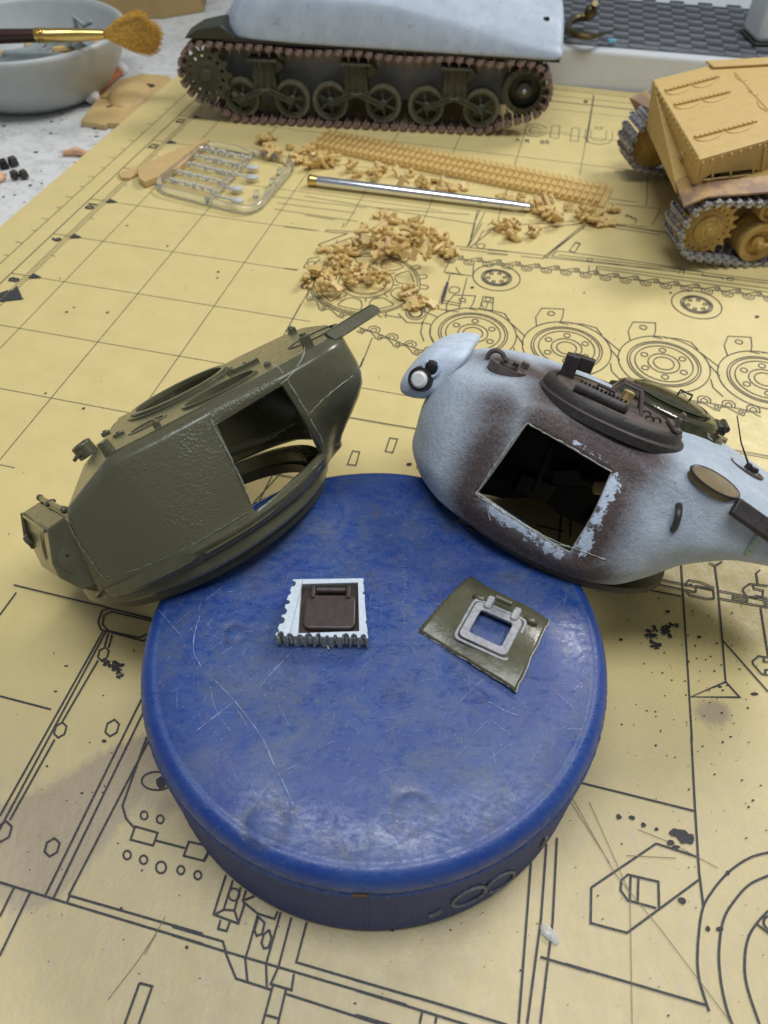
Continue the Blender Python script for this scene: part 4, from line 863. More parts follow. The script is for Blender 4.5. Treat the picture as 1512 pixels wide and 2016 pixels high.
for v in me.vertices:
    p = v.co; val = 0
    if p.y > -1.2:
        for a_, c_, r in bl: val = max(val, math.exp(-(seg_d(p, a_, c_)/(r*1.25))**2*.9))
    if p.y < -1.3: val = .3*val
    br.append(val*1.02)
    # bare primer where tape lifted the brown: right of the hole and under it
    d1 = seg_d(p, Vector((-.46, 2.2, 1.72)), Vector((-.52, 2.5, .62))); d2 = seg_d(p, Vector((1.0, 2.5, .50)), Vector((-.25, 2.55, .36))); d3 = seg_d(p, Vector((.35, 2.05, 1.97)), Vector((-.25, 2.05, 1.88)))
    cv = max(1.05-d1/.20 if p.x < -.38 else 0, 1.05-d2/.17, .80-d3/.09)
    ch.append(max(0, min(1.2, cv)) if p.y > 1.5 else 0)
for nm, dat in (('brown', br), ('chip', ch)):
    a_ = me.attributes.new(nm, 'FLOAT', 'POINT'); a_.data.foreach_set('value', dat)
o = bpy.data.objects.new('turret_shell', me); COL.objects.link(o); o.parent = wt
me.materials.append(MATS['inner_shade_black']); me.materials.append(MATS['cut_edge'])
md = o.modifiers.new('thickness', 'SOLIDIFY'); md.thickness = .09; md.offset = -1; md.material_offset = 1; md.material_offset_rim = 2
b = MB(); b.lathe([(2.14, .0), (2.36, -.02), (2.38, -.12), (2.30, -.18), (2.14, -.18), (2.14, .0)], 72); b.build('turret_ring', MATS['brown_dark'], wt)
p = loc(WM, 925, 1030, y=1.7); b = MB(); b.box((p.x, p.y, p.z), (.42, .3, .20)); b.box((p.x-.1, p.y+.15, p.z-.02), (.2, .16, .10)); b.build('ring_lug', MATS['olive_dark'], wt, bevel=.02)
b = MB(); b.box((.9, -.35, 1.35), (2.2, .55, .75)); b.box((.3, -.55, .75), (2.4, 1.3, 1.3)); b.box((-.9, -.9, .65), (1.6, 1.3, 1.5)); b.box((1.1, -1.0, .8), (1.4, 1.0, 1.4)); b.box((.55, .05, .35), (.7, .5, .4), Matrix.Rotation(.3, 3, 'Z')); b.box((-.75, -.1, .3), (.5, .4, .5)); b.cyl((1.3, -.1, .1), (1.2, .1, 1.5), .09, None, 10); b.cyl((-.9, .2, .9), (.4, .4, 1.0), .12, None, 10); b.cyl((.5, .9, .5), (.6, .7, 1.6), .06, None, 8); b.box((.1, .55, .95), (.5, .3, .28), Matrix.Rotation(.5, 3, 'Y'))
b.build('light_block_fittings', MATS['inner_shade_black'], wt, bevel=.03)  # dark inner fittings, enlarged as black blocks to keep light out
b = MB(); b.cyl((-.45, .50, .95), (-.75, .62, 1.12), .13, None, 12); b.build('tan_plug', MATS['tan_part'], wt, bevel=.02)
rows_ = []; m3 = WM.to_3x3()
for t in np.linspace(math.radians(203), math.radians(378), 50):
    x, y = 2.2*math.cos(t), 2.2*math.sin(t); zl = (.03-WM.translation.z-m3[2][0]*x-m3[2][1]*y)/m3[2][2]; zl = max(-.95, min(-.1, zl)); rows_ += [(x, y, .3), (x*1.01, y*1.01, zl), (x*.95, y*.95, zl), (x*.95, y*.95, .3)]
b = MB(); b.add(rows_, [(4*k+j, 4*k+(j+1) % 4, 4*k+4+(j+1) % 4, 4*k+4+j) for k in range(49) for j in range(4)]); b.build('ring_gap_seal', MATS['inner_shade_black'], wt)  # drum wall added to seal light out of the gap above the mat
NV = np.array([p for c_ in nearw for p in c_]+[(p[0], -p[1], p[2]) for c_ in nearw for p in c_])
def on_shell(px, py):                        # first point of the casting under a pixel
    best = None
    for yy in np.linspace(2.4, -2.2, 116):
        q_ = loc(WM, px, py, y=yy); d = ((NV-np.array(q_))**2).sum(1).min()
        if best is None or d < best[0]: best = (d, q_)
        if d < .0025: return q_
    return best[1]
# mantlet bulging out of the front
mo = MB(); prof_ = [(1.9, .05), (1.95, .12), (2.02, .16), (2.18, .16)]
mp = [(3.42, 1.02), (3.52, 1.10), (3.56, 1.28), (3.50, 1.50), (3.40, 1.75), (3.28, 1.98), (3.10, 2.14), (2.86, 2.26), (2.66, 2.34), (2.50, 2.30), (2.62, 1.9), (2.80, 1.40), (3.0, 1.10)]
stn = []
for k, (yy, g_, dx) in enumerate(((1.16, .25, -.18), (1.13, .62, -.08), (1.02, .90, -.02), (.7, 1.0, .02), (.1, 1.0, .10), (-.6, 1.0, .14), (-1.2, .9, .14), (-1.32, .5, .10))):
    cx, cz = 3.0, 1.72; stn.append([(cx+dx+(x-cx)*g_, yy, cz+(z-cz)*g_) for x, z in mp])
vs_ = []; fs_ = []; L_ = len(mp)
for st_ in stn: vs_ += st_
for k in range(len(stn)-1):
    for q in range(L_): fs_.append((k*L_+q, k*L_+(q+1) % L_, (k+1)*L_+(q+1) % L_, (k+1)*L_+q))
fs_ += [tuple(range(L_-1, -1, -1)), tuple(range((len(stn)-1)*L_, len(stn)*L_))]
mo.add(vs_, fs_); om = mo.build('mantlet', MATS['white_plain'], wt, smooth=70); md = om.modifiers.new('smooth', 'SUBSURF'); md.levels = 2; md.render_levels = 2
p = loc(WM, 826, 747, y=1.22); b = MB(); b.lathe([(0, .06), (.11, .055), (.15, .02), (.155, -.1)], 28, (p.x, p.y+.02, p.z), (.1, 1, .05)); b.build('trunnion_cap', MATS['bare_white'], wt)
b = MB(); b.lathe([(.155, .01), (.18, .0), (.215, .01), (.23, -.12)], 28, (p.x, p.y, p.z), (.1, 1, .05)); b.build('trunnion_dark_ring', MATS['brown_dark'], wt);  # dark ring around the trunnion cap
p = loc(WM, 850, 724, y=1.15); b = MB(); b.sphere((p.x, p.y-.02, p.z), .13, 16, 10, (1.1, .5, 1)); b.build('sight_opening', MATS['black'], wt)
b = MB(); b.tube([(p.x+.14*math.cos(t), p.y+.03, p.z+.15*math.sin(t)) for t in np.linspace(2.2, 6.9, 14)], .028, 6); b.build('sight_rim', MATS['white_plain'], wt)
# lifting eyes
def eye(pxpy, yy, R_, r, up, axis, m_, name='lifting_eye', a0=-.35, a1=math.pi+.35):
    p = on_shell(*pxpy) if yy is None else loc(WM, *pxpy, y=yy); u_ = Vector(axis).normalized(); v_ = Vector(up).normalized(); b = MB()
    b.tube([p+u_*R_*math.cos(t)+v_*R_*math.sin(t) for t in np.linspace(a0, a1, 16)], r, 8); b.build(name, m_, wt); return p
eye((976, 707), None, .15, .045, (0, 0, 1), (1, 0, 0), MATS['brown_paint'])
eye((1330, 1018), 2.02, .19, .055, (-.1, 1, -.15), (.25, .1, 1), MATS['olive_dark'], a0=-.2, a1=math.pi+.2)
p = loc(WM, 1332, 1012, y=1.98)
# roof fittings: oval gunner hatch dish, vents, aerial
def dish(px, py, yy, rx, ry, mtl, name, zt=0, h=.04, parts=True, par=None):
    p = on_shell(px, py); q = MB(); q.lathe([(0, h*.2), (.80, h*.2), (.86, h), (1.0, h), (1.02, -.12)], 36)
    b = MB(); tilt = Matrix.Rotation(zt, 3, 'Y')
    if name == 'filler_recess': tilt = tilt @ Matrix.Rotation(-.30, 3, 'X'); p = p+Vector((0, -.02, .012)); ry *= .76
    b.add([tuple(Vector((p.x, p.y, p.z))+tilt @ Vector((x*rx, y*ry, z))) for x, y, z in q.v], q.f); o = b.build(name, mtl, wt); return p, tilt, o
p, tl, o = dish(1000, 724, 1.02, .33, .27, MATS['brown_paint'], 'ventilator_rim'); b = MB(); b.lathe([(0, .08), (.14, .075), (.17, .02), (.18, -.05)], 20, p); b.box((p.x-.1, p.y, p.z+.1), (.1, .08, .08)); b.box((p.x+.08, p.y, p.z+.1), (.06, .2, .06)); b.build('ventilator_cap', MATS['brown_dark'], wt, bevel=.01)
b = MB(); p2 = on_shell(1034, 720); b.box((p2.x, p2.y, p2.z+.02), (.14, .12, .08)); b.build('roof_block', MATS['brown_paint'], wt, bevel=.01)
p, tl, o = dish(1408, 950, .95, .40, .30, MATS['tan_dull'], 'filler_recess', -.10, .006)
b = MB(); q = MB(); q.lathe([(1.0, .03), (1.06, .035), (1.1, -.05)], 36); b.add([tuple(Vector(p)+tl @ Vector((x*.40, y*.24, z*.35))) for x, y, z in q.v], q.f); b.build('recess_lip', MATS['brown_dark'], wt)
p, tl, o = dish(1469, 924, -.75, .32, .25, MATS['brown_paint'], 'aerial_base_plate', -.10, .03)
b = MB(); b.cyl(p, p+Vector((0, 0, .12)), .06, .05, 10); b.box((p.x-.12, p.y, p.z+.05), (.12, .1, .08)); b.build('aerial_socket', MATS['brown_dark'], wt, bevel=.01)
tp = loc(WM, 1451, 818, y=p.y-.0); b = MB(); b.tube([p+Vector((0, 0, .08)), p.lerp(tp, .5)+Vector((.01, 0, 0)), tp], [.020, .014, .010], 6); b.build('aerial_rod', MATS['brown_dark'], wt)
# loader hatch: raised oval ring, lid, hinge bar, periscope
HC = loc(WM, 1205, 820, z=2.50); RX, RY = 1.32, .80
def oval(b, prof, c0, rx, ry, n=56, rot=0):
    q = MB(); q.lathe([(1, 0)], n) if False else None
    vs = []; fs = []
    for sc_, dz in prof:
        for k in range(n):
            t = 2*math.pi*k/n; x = rx*sc_*math.copysign(abs(math.cos(t))**.9, math.cos(t)); y = ry*sc_*math.copysign(abs(math.sin(t))**.9, math.sin(t)); vs.append((c0[0]+x, c0[1]+y, c0[2]+dz))
    for j in range(len(prof)-1):
        for k in range(n): fs.append((j*n+k, j*n+(k+1) % n, (j+1)*n+(k+1) % n, (j+1)*n+k))
    fs.append(tuple(range((len(prof)-1)*n, len(prof)*n))); b.add(vs, fs)
HC = Vector((HC.x, .80, 2.36)); RY = .98
b = MB(); oval(b, [(1.08, -.12), (1.06, .02), (1.0, .05), (.98, .15), (.93, .20), (.86, .20), (.84, .14), (.82, .14)], HC, RX*.95, RY); b.build('hatch_ring', MATS['brown_dark'], wt, smooth=45)
hl = MB(); oval(hl, [(.84, .13), (.84, .185), (.80, .20)], HC, RX*.95, RY); lid = hl.build('hatch_lid', MATS['brown_paint'], wt, smooth=45)
def wp(px, py, z): return loc(WM, px, py, z=z)
b = MB(); pa, pb = wp(1112, 800, 2.62), wp(1197, 848, 2.62); pa.y = pb.y = HC.y+.62; pa.x = HC.x+.72; pb.x = HC.x-.10; b.cyl(pa, pb, .10, .10, 14); b.sphere(pb, .10, 12, 8); b.build('hatch_spring', MATS['brown_dark'], wt)
b = MB(); b.tube([(HC.x+.40, HC.y+.56, 2.70), (HC.x+.40, HC.y+.56, 2.80), (HC.x+.12, HC.y+.56, 2.80), (HC.x+.12, HC.y+.56, 2.70)], .03, 6)
for k in range(12): x = HC.x+.66-.07*k; b.cyl((x, HC.y+.50, 2.66), (x, HC.y+.50, 2.74), .022, None, 6)
b.build('spring_clip', MATS['brown_dark'], wt)
pp = loc(WM, 1112, 748, y=.55); b = MB(); b.T = Matrix.Translation(pp) @ Matrix.Rotation(.1, 4, 'Y'); b.box((0, 0, .06), (.26, .28, .80), top=(.95, .95)); b.box((-.18, -.14, .34), (.38, .24, .24)); b.box((.10, .06, -.20), (.22, .22, .16)); b.build('periscope_head', MATS['brown_dark'], wt, bevel=.025)
# wire guard with a scrap inside
gx, gy, gz = HC.x-.12, HC.y-.05, HC.z+.20
gd = MB()
tpz = .34
A1, A2, A3, A4 = (gx+.38, gy+.30, gz), (gx-.34, gy+.30, gz), (gx-.30, gy-.2, gz), (gx+.30, gy-.2, gz)
B1, B2, B3, B4 = (gx+.14, gy+.14, gz+tpz), (gx-.18, gy+.14, gz+tpz), (gx-.18, gy-.14, gz+tpz), (gx+.14, gy-.14, gz+tpz)
for P in ((A1, A2, A3, A4), (B1, B2, B3, B4)): gd.tube(P, .032, 6, closed=True)
for a_, c_ in ((A1, B1), (A2, B2), (A3, B3), (A4, B4)): gd.tube([a_, c_], .032, 6)
gd.build('periscope_guard', MATS['brown_paint'], wt)
b = MB(); b.box((gx-.02, gy, gz+.12), (.16, .14, .24), Matrix.Rotation(.5, 3, 'Z')); b.build('periscope_glass', MATS['tan_part'], wt, bevel=.02)
for dx, dy in ((-.55, .05), (-.72, .20), (-.60, .32)):
    b = MB(); b.tube([(HC.x+dx+.07*math.cos(t), HC.y+dy, gz+.02+.06*math.sin(t)) for t in np.linspace(0, math.pi, 7)], .02, 6); b.build('lid_staple', MATS['brown_dark'], wt)
b = MB(); b.T = Matrix.Translation((HC.x-1.02, HC.y+.1, gz+.02)); b.box((0, 0, .03), (.14, .62, .06), Matrix.Rotation(.2, 3, 'Z')); b.box((-.06, -.22, .14), (.08, .18, .22), Matrix.Rotation(-.3, 3, 'Y')); b.box((-.02, .12, .12), (.06, .12, .18)); b.build('lid_hinge', MATS['brown_paint'], wt, bevel=.012)
b = MB(); b.tube([(HC.x+.45, HC.y+.2, gz+.02), (HC.x+.28, HC.y+.3, gz+.05), (HC.x+.16, HC.y+.30, gz+.02)], .04, 6); b.build('lid_handle', MATS['brown_paint'], wt)
# commander cupola behind it
CU = Vector((-1.02, -.95, 2.34))
b = MB(); b.lathe([(1.32, -.22), (1.25, -.05), (1.08, .10), (1.00, .22), (.98, .26)], 56, CU)
o = b.build('cupola_base', MATS['olive_clear'], wt, smooth=50)
for k in range(6):
    a = k*math.pi/3+.5; b = MB(); b.T = Matrix.Translation(CU) @ Matrix.Rotation(a, 4, 'Z'); b.prism([(.96, -.34), (1.42, -.24), (1.66, 0), (1.42, .24), (.96, .34)], -.20, -.02); b.box((1.04, 0, .07), (.34, .50, .20), Matrix.Rotation(.35, 3, 'Y'), (.8, .9)); b.build('vision_block', MATS['olive_clear'], wt, bevel=.04)
b = MB(); b.lathe([(1.02, .18), (1.02, .26), (.96, .30), (.80, .31), (.76, .28), (.74, .34), (.60, .40), (.30, .44), (0, .45)], 56, CU); b.build('cupola_lid', MATS['olive_clear'], wt, smooth=40)
b = MB(); b.lathe([(.74, .345), (.76, .37), (.70, .385), (.68, .36)], 48, CU); b.build('lid_rib', MATS['olive_clear'], wt, smooth=40)
b = MB(); b.box((CU.x-1.02, CU.y+.0, CU.z+.24), (.20, .5, .16)); b.cyl((CU.x-1.08, CU.y-.3, CU.z+.30), (CU.x-1.08, CU.y+.3, CU.z+.30), .07, None, 10); b.build('cupola_hinge', MATS['olive_dark'], wt, bevel=.02)
b = MB(); b.tube([(CU.x-.1, CU.y-.25, CU.z+.42), (CU.x-.1, CU.y-.25, CU.z+.52), (CU.x-.34, CU.y-.25, CU.z+.52), (CU.x-.34, CU.y-.25, CU.z+.42)], .025, 6); b.build('lid_handle', MATS['olive_clear'], wt)
# dark bar on the bustle, green masking tape
p0 = on_shell(1450, 1006); p1 = on_shell(1508, 1046); p0 += Vector((0, .07, .05)); p1 += Vector((0, .12, .05)); p1 = p0+(p1-p0)*1.7; b = MB(); b.T = frame(p0, (p1-p0), (0, .8, .6)); L_ = (p1-p0).length
b.box((L_/2-.06, 0, .02), (L_+.1, .30, .12)); b.build('stowage_bar', MATS['brown_dark'], wt, bevel=.03)
mk2 = MB(); rows = []
for t in np.linspace(0, 1, 9):
    a_ = wallp(WM, nearw, 1489-26*t, 1050+42*t, .018); c_ = wallp(WM, nearw, 1501-24*t, 1054+42*t, .018); rows += [tuple(a_), tuple(c_)]
mk2.add(rows, [(2*k, 2*k+1, 2*k+3, 2*k+2) for k in range(8)]); mk2.build('masking_tape', MATS['green_tape'], wt, solid=.008)
marks_on(WM, nearw, (760, 640), 2.0106, [[(355, 668), (400, 600), (455, 520), (510, 440), (560, 388)], [(358, 672), (470, 745), (600, 820), (725, 880)], [(560, 388), (690, 460), (790, 520), (893, 580)]], .010, 'saw_edge', MATS['cut_edge'], wt, .010)
marks_on(WM, nearw, (800, 900), 3.78, [[(520, 265), (700, 395), (900, 520), (1100, 640), (1215, 665)], [(598, 360), (625, 470)], [(1220, 670), (1350, 715), (1480, 760)]], .008, 'plastic_whisker', MATS['stress_white'], wt, .008)

# ------------------------------------------------------------------ two cut-out hatch panels lying on the puck
ZP = 2.555
def flat_frame(px, py, dirpx, z=ZP):
    c0 = Vector(at(px, py, z)); d_ = Vector(at(*dirpx, z))-c0; return frame(c0, d_)
# white one: drilled edge, brown door
z3 = (500, 1100); s3 = 2.4387; T1 = ZP+.30
def P3(x, y, z=T1): p = at(z3[0]+x/s3, z3[1]+y/s3, z); return Vector(p)
c0 = P3(340, 240); M1 = frame((c0.x, c0.y, ZP), P3(548, 375)-P3(165, 372)); Mi = M1.inverted()
hp = thing('cut_out_hatch', 'small square hatch panel with white face, brown door and drilled ragged edges, on the puck', 'hatch panel', M1)
cor = [Mi @ P3(*q) for q in ((190, 103), (525, 98), (548, 385), (105, 372))]       # far-left, far-right, near-right, near-left
def scallop(a_, b_, n, r, depth):
    out = []; d_ = (b_-a_); L_ = d_.length; d_ = d_/L_; nn = Vector((-d_.y, d_.x, 0))
    if nn.dot(Vector((0, 0, 0))-a_) < 0: nn = -nn
    for k in range(n):
        t0 = (k+.5)/n*L_
        rj = r*random.uniform(.65, 1.25); dj = depth*random.uniform(.5, 1.7); tj = t0+random.uniform(-.012, .012)
        for t in np.linspace(0, math.pi, 6): out.append(a_+d_*(tj-rj*math.cos(t))+nn*(rj*dj*math.sin(t)+random.uniform(-.004, .008)))
    return out
ol = [cor[0], cor[1]]+scallop(cor[1], cor[2], 6, .035, .5)+[cor[2]]+scallop(cor[2], cor[3], 10, .048, 1.0)+[cor[3]]+scallop(cor[3], cor[0], 6, .055, .9)
hole = [Mi @ P3(*q) for q in ((228, 125), (500, 118), (506, 352), (212, 362))]
olp = [(p.x, p.y) for p in ol]; hlp = [(p.x, p.y) for p in hole]
hlp = hlp[::-1]
b = MB(); b.prism(olp, 0, .14); b.prism(olp, .142, .285, holes=(hlp,)); b.build('panel_body', MATS['hatch_side'], hp, smooth=30)
b = MB(); b.prism(olp, .287, .325, holes=(hlp,)); b.build('white_face', MATS['white_glue'], hp, smooth=30)
cx = sum(p[0] for p in hlp)/4; cy = sum(p[1] for p in hlp)/4
b = MB(); b.prism([(x*.998+cx*.002, y*.998+cy*.002) for x, y in hlp], .143, .165); b.build('door_recess', MATS['hatch_brown'], hp, smooth=0)
wdx = abs(hlp[0][0]-hlp[2][0])
b = MB(); b.prism(rrect(cx+.01, cy-.04, .84, .64, .12), .166, .27); b.build('hatch_door', MATS['hatch_brown'], hp, bevel=.035, bseg=4)
b = MB(); b.cyl((cx-.22, cy+.37, .265), (cx+.24, cy+.37, .265), .05, None, 14); b.build('hinge_pin', MATS['hatch_brown'], hp)
for sx in (-.28, .30): b = MB(); b.box((cx+sx, cy+.32, .275), (.07, .24, .08)); b.build('hinge_arm', MATS['hatch_brown'], hp, bevel=.015)
b = MB()
for k in range(26): x = cor[3].x+(cor[2].x-cor[3].x)*k/26+random.uniform(-.02, .02); b.tube([(x, cor[3].y+.02, .04), (x+random.uniform(-.03, .03), cor[3].y-.02, .14), (x, cor[3].y+.01, .26)], .012, 5)
b.tube([(.05, cor[3].y, .08), (.08, cor[3].y-.06, .02)], .02, 5); tag(b.build('cut_swarf', MATS['hatch_side'], hp), kind='stuff')
b = MB(); b.tube([(cor[3].x+.22, cor[3].y+.02, .328), (cor[0].x+.16, cor[0].y-.01, .328)], .006, 5); b.build('scribe_line', MATS['hatch_side'], hp)
# olive one: thin curved plate with a silver worn frame
T2 = ZP+.14
def P4(x, y, z=T2): return Vector(at(z3[0]+x/s3, z3[1]+y/s3, z))
c0 = P4(1120, 330); M2 = frame((c0.x, c0.y, ZP), P4(1280, 310)-P4(1080, 205)); Mi = M2.inverted()
hq = thing('cut_out_hatch', 'olive plastic panel with a silver rubbed open hatch frame, lying on the puck', 'hatch panel', M2)
C4 = [Mi @ P4(*q) for q in ((1040, 62), (1442, 243), (1262, 625), (792, 325))]
hole4 = [Mi @ P4(*q) for q in ((1092, 242), (1245, 310), (1182, 438), (1032, 350))]
hc = sum((Vector(p) for p in hole4), Vector((0, 0, 0)))/4
def arch(x, y):                               # the panel is a piece of curved wall: edges droop
    d = (C4[0]-C4[3]).normalized(); t = (Vector((x, y, 0))-C4[3]).dot(d)/(C4[0]-C4[3]).length
    return .13-.11*abs(2*t-1)**2.2+.02*math.sin(x*3)
NQ = 28
vs = []; fs = []; keep = {}
inner_ = [(hc.x+(p.x-hc.x), hc.y+(p.y-hc.y)) for p in hole4]
def bil(u, v): return (C4[0]*(1-u)+C4[1]*u)*(1-v)+(C4[3]*(1-u)+C4[2]*u)*v
def inpoly(c, pl):
    r = False; n = len(pl)
    for i in range(n):
        x1, y1 = pl[i][:2]; x2, y2 = pl[(i+1) % n][:2]
        if (y1 > c[1]) != (y2 > c[1]) and c[0] < (x2-x1)*(c[1]-y1)/(y2-y1)+x1: r = not r
    return r
for a in range(NQ+1):
    for c_ in range(NQ+1):
        p = bil(c_/NQ, a/NQ); jx = .012 if a in (0, NQ) or c_ in (0, NQ) else 0
        vs.append((p.x+random.uniform(-jx, jx), p.y+random.uniform(-jx, jx), arch(p.x, p.y)))
big = [(hc.x+(p[0]-hc.x)*1.12, hc.y+(p[1]-hc.y)*1.12) for p in inner_]
for a in range(NQ):
    for c_ in range(NQ):
        k = a*(NQ+1)+c_; ctr = ((vs[k][0]+vs[k+NQ+2][0])/2, (vs[k][1]+vs[k+NQ+2][1])/2)
        if not inpoly(ctr, big): fs.append((k, k+1, k+NQ+2, k+NQ+1))
b = MB(); b.add(vs, fs); b.build('plate', MATS['olive_gloss'], hq, smooth=50, solid=.09)
u4 = (hole4[1]-hole4[0]).normalized(); v4 = (hole4[3]-hole4[0]).normalized(); w4 = (hole4[1]-hole4[0]).length; h4 = (hole4[3]-hole4[0]).length
def roundq(gx, r=.07):
    P = [hc+(-u4*(w4/2+gx)-v4*(h4/2+gx)), hc+(u4*(w4/2+gx)-v4*(h4/2+gx)), hc+(u4*(w4/2+gx)+v4*(h4/2+gx)), hc+(-u4*(w4/2+gx)+v4*(h4/2+gx))]
    out = []
    for i in range(4):
        p = P[i]; a_ = (P[i-1]-p).normalized(); c_ = (P[(i+1) % 4]-p).normalized()
        for t in np.linspace(0, 1, 5): out.append(tuple((p+a_*r*(1-t)**2+c_*r*t**2)[:2]))
    return out[::-1]
b = MB(); b.prism(roundq(.13, .10), .10, .165, holes=(roundq(0.0, .05),)); b.build('hatch_frame', MATS['silver_dry'], hq, bevel=.018)
b = MB(); b.prism(roundq(.20, .12), .09, .138, holes=(roundq(.15, .10),)); b.build('outer_frame', MATS['silver_dry'], hq, bevel=.015)
hb = hc-v4*(h4/2+.24)
b = MB(); b.cyl(hb-u4*.14+Vector((0, 0, .16)), hb+u4*.14+Vector((0, 0, .16)), .055, None, 12); b.build('hinge_tube', MATS['olive_gloss'], hq)
for sx in (-.21, .25): b = MB(); q = hb+u4*sx+v4*.06; b.T = frame((q.x, q.y, .16), u4); b.prism(rrect(0, 0, .13, .26, .05), -.04, .04); b.build('hinge_arm', MATS['silver_dry'], hq, bevel=.02)
for sx in (-.40, .50): b = MB(); q = hb+u4*sx+v4*.02; b.sphere((q.x, q.y, .11), .11, 12, 8, (1.2, .6, .5)); b.build('cast_bump', MATS['olive_gloss'], hq)
b = MB(); b.tube([tuple(vs[(NQ)*(NQ+1)+c_][:2])+(vs[NQ*(NQ+1)+c_][2]-.01,) for c_ in range(0, NQ+1, 2)], .007, 5); b.tube([vs[a*(NQ+1)+NQ] for a in range(0, NQ+1, 2)], .008, 5); b.build('sawn_edge', MATS['stress_white'], hq)
# ================================================================== track helper
def hull_path(circles, pad, n=48, step=.2):
    pts = []
    for cx, cz, r in circles:
        for k in range(n): a = 2*math.pi*k/n; pts.append((cx+(r+pad)*math.cos(a), cz+(r+pad)*math.sin(a)))
    pts = sorted(set(pts))
    def half(P):
        h = []
        for p in P:
            while len(h) >= 2 and (h[-1][0]-h[-2][0])*(p[1]-h[-2][1])-(h[-1][1]-h[-2][1])*(p[0]-h[-2][0]) <= 0: h.pop()
            h.append(p)
        return h[:-1]
    H_ = half(pts)+half(pts[::-1]); H_ = H_+[H_[0]]
    L = [0]
    for a, b_ in zip(H_, H_[1:]): L.append(L[-1]+math.dist(a, b_))
    def pt(s):
        s %= L[-1]; k = max(i for i in range(len(L)-1) if L[i] <= s); t = (s-L[k])/(L[k+1]-L[k]); a, b_ = H_[k], H_[k+1]
        return (a[0]+(b_[0]-a[0])*t, a[1]+(b_[1]-a[1])*t)
    return pt, L[-1]
def lay_track(parent, circles, pad, pitch, proto, y, name='track_link', sag=None, xmax=None):
    pt, L = hull_path(circles, pad); n = int(round(L/pitch)); first = True
    for k in range(n):
        s = k*L/n; p = pt(s); a = pt(s-.05); b_ = pt(s+.05); d = Vector((b_[0]-a[0], 0, b_[1]-a[1])).normalized(); nrm = Vector((-d.z, 0, d.x))   # counter-clockwise path: nrm points inwards
        pz = p[1]+(sag(p[0], p[1]) if sag else 0)
        if xmax is not None and p[0] > xmax: continue
        M = Matrix(((d.x, 0, nrm.x, p[0]), (0, 1, 0, y), (d.z, 0, nrm.z, pz), (0, 0, 0, 1)))
        o = bpy.data.objects.new(name, proto); COL.objects.link(o); o.parent = parent; o.matrix_basis = M
# ------------------------------------------------------------------ white hull on rust tracks
HM = frame((-3.5, 31.76, 0), (math.cos(-.0828), math.sin(-.0828), 0))
hu = thing('tank_hull', 'model tank hull with pale grey-white cast upper body, olive wheels and pinkish rusty tracks', 'model tank', HM)
def H2(px, py, y=0.): p = loc(HM, px, py, y=y); return p
q = MB(); q.box((0, .52, 0), (.30, 1.02, .10)); q.prism([(-.16, .02), (.02, .02), (.16, .12), (.16, .92), (.02, 1.02), (-.16, 1.02), (-.06, .52)], -.12, -.05)
q.box((0, .06, .14), (.13, .12, .26), None, (.25, .8)); q.box((.0, -.03, .0), (.16, .08, .10)); q.box((0, .94, .14), (.13, .12, .26), None, (.25, .8))
link_a = q.mesh('track_link', MATS['track_rust'], 30)
WX = [H2(470, 183).x, H2(572, 191).x, H2(648, 201).x, H2(758, 212).x, H2(839, 214).x, H2(949, 225).x]
WX = [-2.55, -.48, 1.08, 3.22, 4.95, 7.15]
sprc = (-3.80, 1.78); idc = (8.75, 1.66)
circles = [(sprc[0], sprc[1], .98), (idc[0], idc[1], .90)]+[(x, .93, .72) for x in WX]
lay_track(hu, circles, .08, .385, link_a, 0, sag=lambda x, z: (-.05-.05*math.cos(x*1.6) if z > 2.5 and -3 < x < 8 else 0))
q = MB(); q.lathe([(.60, -.22), (.71, -.22), (.73, -.15), (.73, .15), (.71, .22), (.60, .22)], 40, ax=(0, 1, 0)); tyre_me = q.mesh('tyre', MATS['rubber_tyre'], 40)
q = MB(); q.lathe([(.50, -.17), (.61, -.20), (.61, .20), (.50, .17), (.50, -.17)], 40, ax=(0, 1, 0)); q.lathe([(0, -.26), (.10, -.26), (.13, -.20), (.16, -.16), (.17, .1), (0, .1)], 20, ax=(0, 1, 0))
for k in range(6):
    a = k*math.pi/3; q.box((.33*math.cos(a), -.10, .33*math.sin(a)), (.40, .10, .09), Matrix.Rotation(-a, 3, 'Y'))
wheel_me = q.mesh('road_wheel', MATS['wheel_olive'], 30)
for x in WX:
    o = bpy.data.objects.new('road_wheel', wheel_me); COL.objects.link(o); o.parent = hu; o.location = (x, .42, .93); o.rotation_euler = (0, random.uniform(0, 1), 0)
    t = bpy.data.objects.new('tyre', tyre_me); COL.objects.link(t); t.parent = o
# sprocket
b = MB(); nt_ = 13; P = []
for k in range(nt_):
    a = 2*math.pi*k/nt_
    for r, da in ((.86, -.12), (1.02, -.05), (1.02, .05), (.86, .12)): P.append((r*math.cos(a+da), r*math.sin(a+da)))
b.T = Matrix.Translation((sprc[0], .06, sprc[1])) @ Matrix.Rotation(math.pi/2, 4, 'X'); holes = [circ(.66*math.cos(a), .66*math.sin(a), .075, 8) for a in np.arange(13)*2*math.pi/13+.24]
b.prism(P, -.05, .05, holes=holes); b.lathe([(0, .16), (.20, .16), (.24, .08), (.46, .06), (.50, 0), (.5, -.9)], 26)
for k in range(9): a = 2*math.pi*k/9; b.cyl((.36*math.cos(a), .36*math.sin(a), .05), (.36*math.cos(a), .36*math.sin(a), .12), .04, None, 6)
b.build('drive_sprocket', MATS['wheel_olive'], hu, smooth=30)
b = MB(); b.lathe([(.62, -.30), (.84, -.26), (.86, .26), (.62, .3), (.60, .1), (.30, .05), (.28, -.2), (.12, -.26), (0, -.26)], 36, (idc[0], .45, idc[1]), (0, 1, 0)); b.build('idler_wheel', MATS['wheel_olive'], hu)
